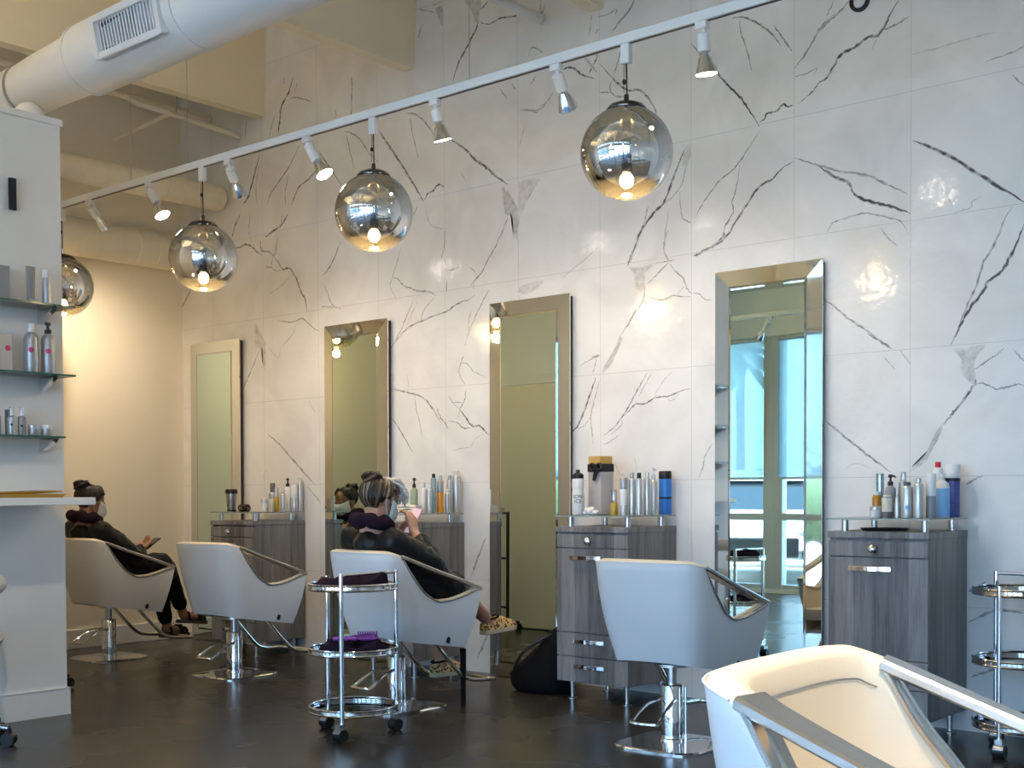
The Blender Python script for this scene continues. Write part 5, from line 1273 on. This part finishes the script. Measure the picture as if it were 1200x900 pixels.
def seated(loc, rz, label, P, skin, hair, hairf, maskm, pants, shoes):
    t = thing('person', label, 'person', loc, rz)
    V_ = lambda k: Vector(P[k])
    H = Matrix.Translation(V_('head')) @ Matrix.Rotation(P.get('turn', 0), 4, 'Z') @ Matrix.Rotation(P['pitch'], 4, 'X')
    b = head_pieces(H)
    chain(b, [V_('neck') + Vector((0, -.005, -.03)), V_('head') + Vector((0, -.03, -.05))], [.056, .052])
    chain(b, [P['pelvis'], P['belly'], P['chest'], P['neck']], [.135, .125, .125, .06])
    for s in ('L', 'R'):
        k = -1 if s == 'L' else 1
        chain(b, [V_('chest') + Vector((k * .08, 0, .06)), P['sh' + s]], [.085, .06])
        chain(b, [P['sh' + s], P['el' + s], P['wr' + s]], [.052, .041, .026])
        hand(b, P['wr' + s], P['hd' + s], P['hn' + s], P['curl'], k)
        chain(b, [V_('pelvis') + Vector((k * .08, 0, -.02)), P['kn' + s], P['an' + s]], [.085, .056, .034])
        an, he, to = V_('an' + s), V_('he' + s), V_('to' + s); ball = he.lerp(to, .72); sd = (to - he).normalized().cross(Vector((0, 0, 1))).normalized()
        chain(b, [an, he + (to - he) * .12 + Vector((0, 0, .028)), ball + Vector((0, 0, .018))], [.034, .034, .026])
        for j in (-1.3, -.6, 0, .6, 1.2): b.capsule(he.lerp(to, .45) + sd * j * .015 + Vector((0, 0, .022)), ball + sd * j * .022 + Vector((0, 0, .012)), .016, .013, 8); b.capsule(ball + sd * j * .022 + Vector((0, 0, .012)), to - (to - he) * (.03 + .05 * max(0, j) ** 1.3) + sd * j * .021 + Vector((0, 0, .010)), .0105, .009 + (.003 if j < -1 else 0), 8)
    body = soft(b.build('body', skin, t), .0048, 4)
    for s in (-1, 1):
        e = MB().ell(tuple(H @ Vector((s * .031, .0815, .002))), (.010, .008, .0065), 12, 8); e.build('eye', M['eye'], t)
    # hair: strands combed over the skull to a knot
    K = Vector(P['knot']); hb = MB(); q = random.Random(4)
    sv = []
    hb.ell(tuple(H @ Vector((0, -.022, .036))), (.078, .090, .082), 22, 14, M=H.to_3x3()); sv += [.1] * len(hb.v)
    for i in range(64):
        a = math.radians(-222 + 264 * i / 63)          # from one temple round the back to the other
        low = -.088 if abs(math.degrees(a) + 90) < 62 else (-.03 if abs(math.degrees(a) + 90) < 100 else .030)
        pts = []
        for j in range(8):
            u = j / 7; el = (1 - u) * math.asin(max(-.9, low / .1)) + u * 1.25
            p = Vector((.083 * math.cos(el) * math.cos(a), -.020 + .098 * math.cos(el) * math.sin(a), .034 + .090 * math.sin(el))) * (1 + q.uniform(-.015, .03))
            p = H @ p; w = max(0, (u - .72) / .28) ** 1.5; pts.append(p.lerp(K + Vector((q.uniform(-.02, .02), q.uniform(-.02, .02), -.01)), w))
        hb.tube(smooth_path(pts, 12), [.0062 + .0025 * math.sin(PI * j / 11) for j in range(12)], 6); sv += [q.random() ** 1.6] * (len(hb.v) - len(sv))
    for i in range(9):   # coils of the knot
        r = P['bun']; a0 = q.random() * 6; ax = Matrix.Rotation(q.uniform(-.7, .7), 3, 'X') @ Matrix.Rotation(q.uniform(-.7, .7), 3, 'Y')
        hb.tube([K + Vector((0, 0, .006)) + ax @ Vector((r * (.5 + .06 * i) * math.cos(a0 + k * .5), r * (.5 + .06 * i) * math.sin(a0 + k * .5), r * .1 * (i - 4) * .6)) for k in range(13)], .010, 6); sv += [q.random()] * (len(hb.v) - len(sv))
    ho = hb.build('hair', hair, t, angle=180, recalc=False); at_ = ho.data.attributes.new('strand', 'FLOAT', 'POINT'); at_.data.foreach_set('value', sv)
    if hairf:
        hw = MB()
        for i in range(34):
            x = -.055 + .11 * (i % 17) / 16; u2 = i // 17
            p0 = H @ Vector((x * .8, -.03 - .01 * u2, .112 - abs(x) * .35)); p1 = H @ Vector((x * 1.15, .040 + q.uniform(-.01, .015), .128 - abs(x) * .3 + q.uniform(-.012, .016)))
            p2 = H @ Vector((x * 1.3, .100 + q.uniform(-.012, .018), .085 + q.uniform(-.02, .02) - abs(x) * .2)); p3 = H @ Vector((x * 1.35, .122 + q.uniform(-.02, .02), .035 + q.uniform(-.035, .02)))
            hw.tube(smooth_path([p0, p1, p2, p3], 9), [.009, .0095, .009, .0085, .008, .007, .006, .0045, .002], 6)
        hw.build('hair_front', hairf, t, angle=180)['label'] = 'white-grey front hair swept forward'
    # face mask with ear loops
    mk = MB(); g = []
    for i in range(9):
        w = i / 8; row = []
        for j in range(15):
            a = math.radians(-84 + 168 * j / 14); z = .004 - .108 * w + .012 * (1 - math.cos(a)) * (1 if w < .5 else -1)
            rx = .0705 - .014 * max(0, w - .5) * 2; ry = .085 + .028 * math.sin(PI * min(1, w * 1.05)) - .022 * max(0, w - .6)
            row.append(H @ Vector((rx * math.sin(a), .012 + ry * math.cos(a), z)))
        g.append(row)
    vs = [p for r in g for p in r]; fs = [(i * 15 + j, i * 15 + j + 1, (i + 1) * 15 + j + 1, (i + 1) * 15 + j) for i in range(8) for j in range(14)]
    mo = mk.add(vs, fs).build('face_mask', maskm, t); so = mo.modifiers.new('thick', 'SOLIDIFY'); so.thickness = .002
    lp = MB()
    for s in (-1, 1): lp.tube(smooth_path([H @ Vector((s * .068, .02, -.004)), H @ Vector((s * .079, -.012, .012)), H @ Vector((s * .080, -.030, -.012)), H @ Vector((s * .074, -.012, -.045)), H @ Vector((s * .058, .025, -.075))], 14), .0016, 6)
    lp.build('ear_loops', maskm, mo)
    # trousers
    p = MB()
    for s in ('L', 'R'):
        k = -1 if s == 'L' else 1; kn, an = V_('kn' + s), V_('an' + s)
        chain(p, [V_('pelvis') + Vector((k * .08, 0, -.02)), kn, kn.lerp(an, P['hem'])], [.098, .068, .052])
    p.capsule(V_('pelvis') + Vector((-.05, 0, 0)), V_('pelvis') + Vector((.05, 0, 0)), .13, .13)
    soft(p.build('trousers', pants, t), .008, 5, .012)
    # cape
    c = MB(); ch_ = V_('chest')
    chain(c, [V_('pelvis') + Vector((0, .02, .04)), V_('belly'), ch_, V_('neck') + Vector((0, -.01, -.085))], [.145, .14, .138, .085])
    for s in ('L', 'R'):
        k = -1 if s == 'L' else 1; sh, el, wr, kn = V_('sh' + s), V_('el' + s), V_('wr' + s), V_('kn' + s)
        chain(c, [ch_ + Vector((k * .05, -.02, .05)), sh], [.105, .078]); chain(c, [sh, el, el.lerp(wr, .62)], [.078, .070, .058], 16)
        chain(c, [sh.lerp(el, .5), ch_ + Vector((k * .09, .08, -.10)), V_('pelvis') + Vector((k * .10, .14, .04))], [.075, .10, .10])
        chain(c, [V_('pelvis') + Vector((k * .085, .06, .03)), kn + Vector((0, -.05, .02)), kn + Vector((0, .0, -.03))], [.115, .088, .075])
        chain(c, [el, V_('pelvis') + Vector((k * .11, .22, .06))], [.066, .08])
    c.capsule(V_('knL') + Vector((0, -.12, 0)), V_('knR') + Vector((0, -.12, 0)), .09, .09)
    soft(c.build('cape', M['cape'], t), .0105, 6, .028)
    # rolled towel round the neck
    nk = V_('neck'); n_ = 30; tl = MB()
    tl.tube([nk + Vector((.078 * math.cos(2 * PI * j / n_), .008 + .082 * math.sin(2 * PI * j / n_), .028 + .016 * math.sin(2 * PI * j / n_ + PI) + .006 * math.sin(10 * PI * j / n_))) for j in range(n_)], [.037 + .005 * math.sin(j * 1.7) for j in range(n_)], 12, closed=True)
    tl.build('neck_towel', M['towel_dark'], t)
    # footwear
    for s in ('L', 'R'):
        he, to = V_('he' + s), V_('to' + s); d = (to - he).normalized(); sd = d.cross(Vector((0, 0, 1))).normalized(); up = sd.cross(d); L = (to - he).length
        prof = [(-.10, .026), (0, .033), (.25, .034), (.5, .037), (.75, .043), (.92, .036), (1.04, .014)]
        if shoes == 'slip_on':
            sole = MB(); rr = []
            for f_, w in prof: rr.append([he + d * (f_ * L) + sd * (w * x) + up * z for x, z in ((-1, -.018), (1, -.018), (1.02, .008), (-1.02, .008))])
            so_ = sole.loft(rr).build('shoe', M['sole'], t, bevel=.004)
            up_ = MB(); rr = []
            for f_, w, hgt in ((-.10, .022, .05), (0, .032, .066), (.2, .034, .068), (.42, .036, .070), (.6, .040, .062), (.8, .040, .044), (.95, .030, .028), (1.02, .012, .016)):
                rr.append([he + d * (f_ * L) + sd * (w * math.cos(PI * k / 10)) + up * (.006 + hgt * math.sin(PI * k / 10) ** .8) for k in range(11)])
            up_.loft(rr).build('upper', M['leopard'], so_)
            col = MB().tube([he + d * (.17 * L) + d * (.055 * math.cos(2 * PI * k / 20)) + sd * (.036 * math.sin(2 * PI * k / 20)) + up * (.070 + .006 * math.cos(2 * PI * k / 20)) for k in range(20)], .006, 6, closed=True)
            col.build('collar', M['blackcloth'], so_)
        else:
            sole = MB(); rr = []
            for f_, w in prof: rr.append([he + d * (f_ * L) + sd * (w * x) + up * z for x, z in ((-1, -.030), (1, -.030), (1.03, -.006), (-1.03, -.006))])
            so_ = sole.loft(rr).build('sandal', M['soled'] if 'soled' in M else M.setdefault('soled', pm('dark_sole', (.06, .045, .04), .7, noise=.1)), t, bevel=.004)
            for f0, wd in ((.62, .018), (.80, .014), (.2, .010)):
                rr = []
                for k in range(11):
                    a = PI * k / 10; pt = he + d * ((f0 - .02 * math.sin(a)) * L) + sd * (.044 * math.cos(a)) + up * (-.006 + (.062 if f0 < .7 else .044) * math.sin(a) ** .7)
                    rr.append([pt - d * wd, pt + d * wd, pt + d * wd + up * .004, pt - d * wd + up * .004])
                MB().loft(rr).build('strap', M['blackcloth'], so_)
    return t
P2 = dict(head=(0, -.105, 1.072), pitch=-.30, turn=.08, neck=(0, -.165, .935), chest=(0, -.085, .755), belly=(0, -.04, .63), pelvis=(0, .0, .555),
          shL=(-.16, -.145, .868), shR=(.16, -.145, .868), elL=(-.185, .05, .70), elR=(.185, .09, .735), wrL=(-.13, .13, .855), wrR=(.035, .095, .905),
          hdL=(.45, .15, .85), hdR=(-.35, .1, .9), hnL=(.7, -.3, -.2), hnR=(-.7, -.2, -.1), curl=.42,
          knL=(-.10, .36, .545), knR=(.10, .335, .60), anL=(-.10, .40, .195), anR=(.05, .605, .415), heL=(-.10, .355, .125), toL=(-.10, .57, .125), heR=(.05, .595, .350), toR=(.05, .82, .362),
          knot=(0, -.155, 1.178), bun=.05, hem=.30)
seated((-4.614, 4.496, 0), math.radians(-4.4), 'person with pinned-up streaked hair, black cape and leopard slip-on shoes, holding a phone', P2, M['skin'], M['hair2'], M['hairw'], M['mask'], M['khaki'], 'slip_on')
P1 = dict(head=(0, -.12, 1.062), pitch=-.30, turn=0, neck=(0, -.18, .93), chest=(0, -.085, .755), belly=(0, -.04, .63), pelvis=(0, .0, .555),
          shL=(-.16, -.145, .870), shR=(.16, -.145, .870), elL=(-.185, .06, .69), elR=(.185, .08, .69), wrL=(-.09, .235, .735), wrR=(.07, .225, .735),
          hdL=(.35, .8, .25), hdR=(-.45, .8, .3), hnL=(.5, -.2, .8), hnR=(-.6, -.2, .7), curl=.42,
          knL=(-.09, .44, .55), knR=(.095, .40, .60), anL=(-.09, .53, .17), anR=(.01, .585, .29), heL=(-.09, .495, .118), toL=(-.09, .71, .112), heR=(.01, .575, .222), toR=(.0, .80, .195),
          knot=(0, -.19, 1.165), bun=.05, hem=.86)
seated((-7.543, 4.625, 0), math.radians(1.0), 'person with dark bun, black cape, face mask and black sandals, beside the partition', P1, M['skin2'], M['hair1'], None, M['mask_white'], M['blackcloth'], 'sandal')
def phone(base, rz, l, rx, ry, mat, label, scr='phoneb'):
    c, s = math.cos(rz), math.sin(rz)
    t = thing('phone', label, 'phone', (base[0] + l[0] * c - l[1] * s, base[1] + l[0] * s + l[1] * c, l[2]), rz)
    t.rotation_euler = (rx, ry, rz)
    MB().span((-.037, -.0045, -.075), (.037, .0045, .075)).build('case', mat, t, smooth=False, bevel=.004)
    MB().span((-.033, -.0052, -.070), (.033, -.0044, .070)).build('screen', M[scr], t, smooth=False)
phone((-4.614, 4.496), math.radians(-4.4), (-.055, .165, .965), -.45, .1, M['screen'], 'pink phone held up by the person with pinned-up hair', 'lit')
phone((-7.543, 4.625), math.radians(1.0), (-.01, .345, .765), -1.0, 0, M['phoneb'], 'dark phone held by the person in sandals')
sp_ = thing('cape_tie', 'dark cloth strip hanging from the occupied middle chair to the floor', 'cloth strip', (-4.425, 4.80, 0))
MB().loft([[(x * w, y, z) for x, y in ((-1, -.003), (1, -.003), (1, .003), (-1, .003))] for z, w in ((.0, .016), (.08, .015), (.18, .017), (.29, .02))]).build('strip', M['blackcloth'], sp_, smooth=False)
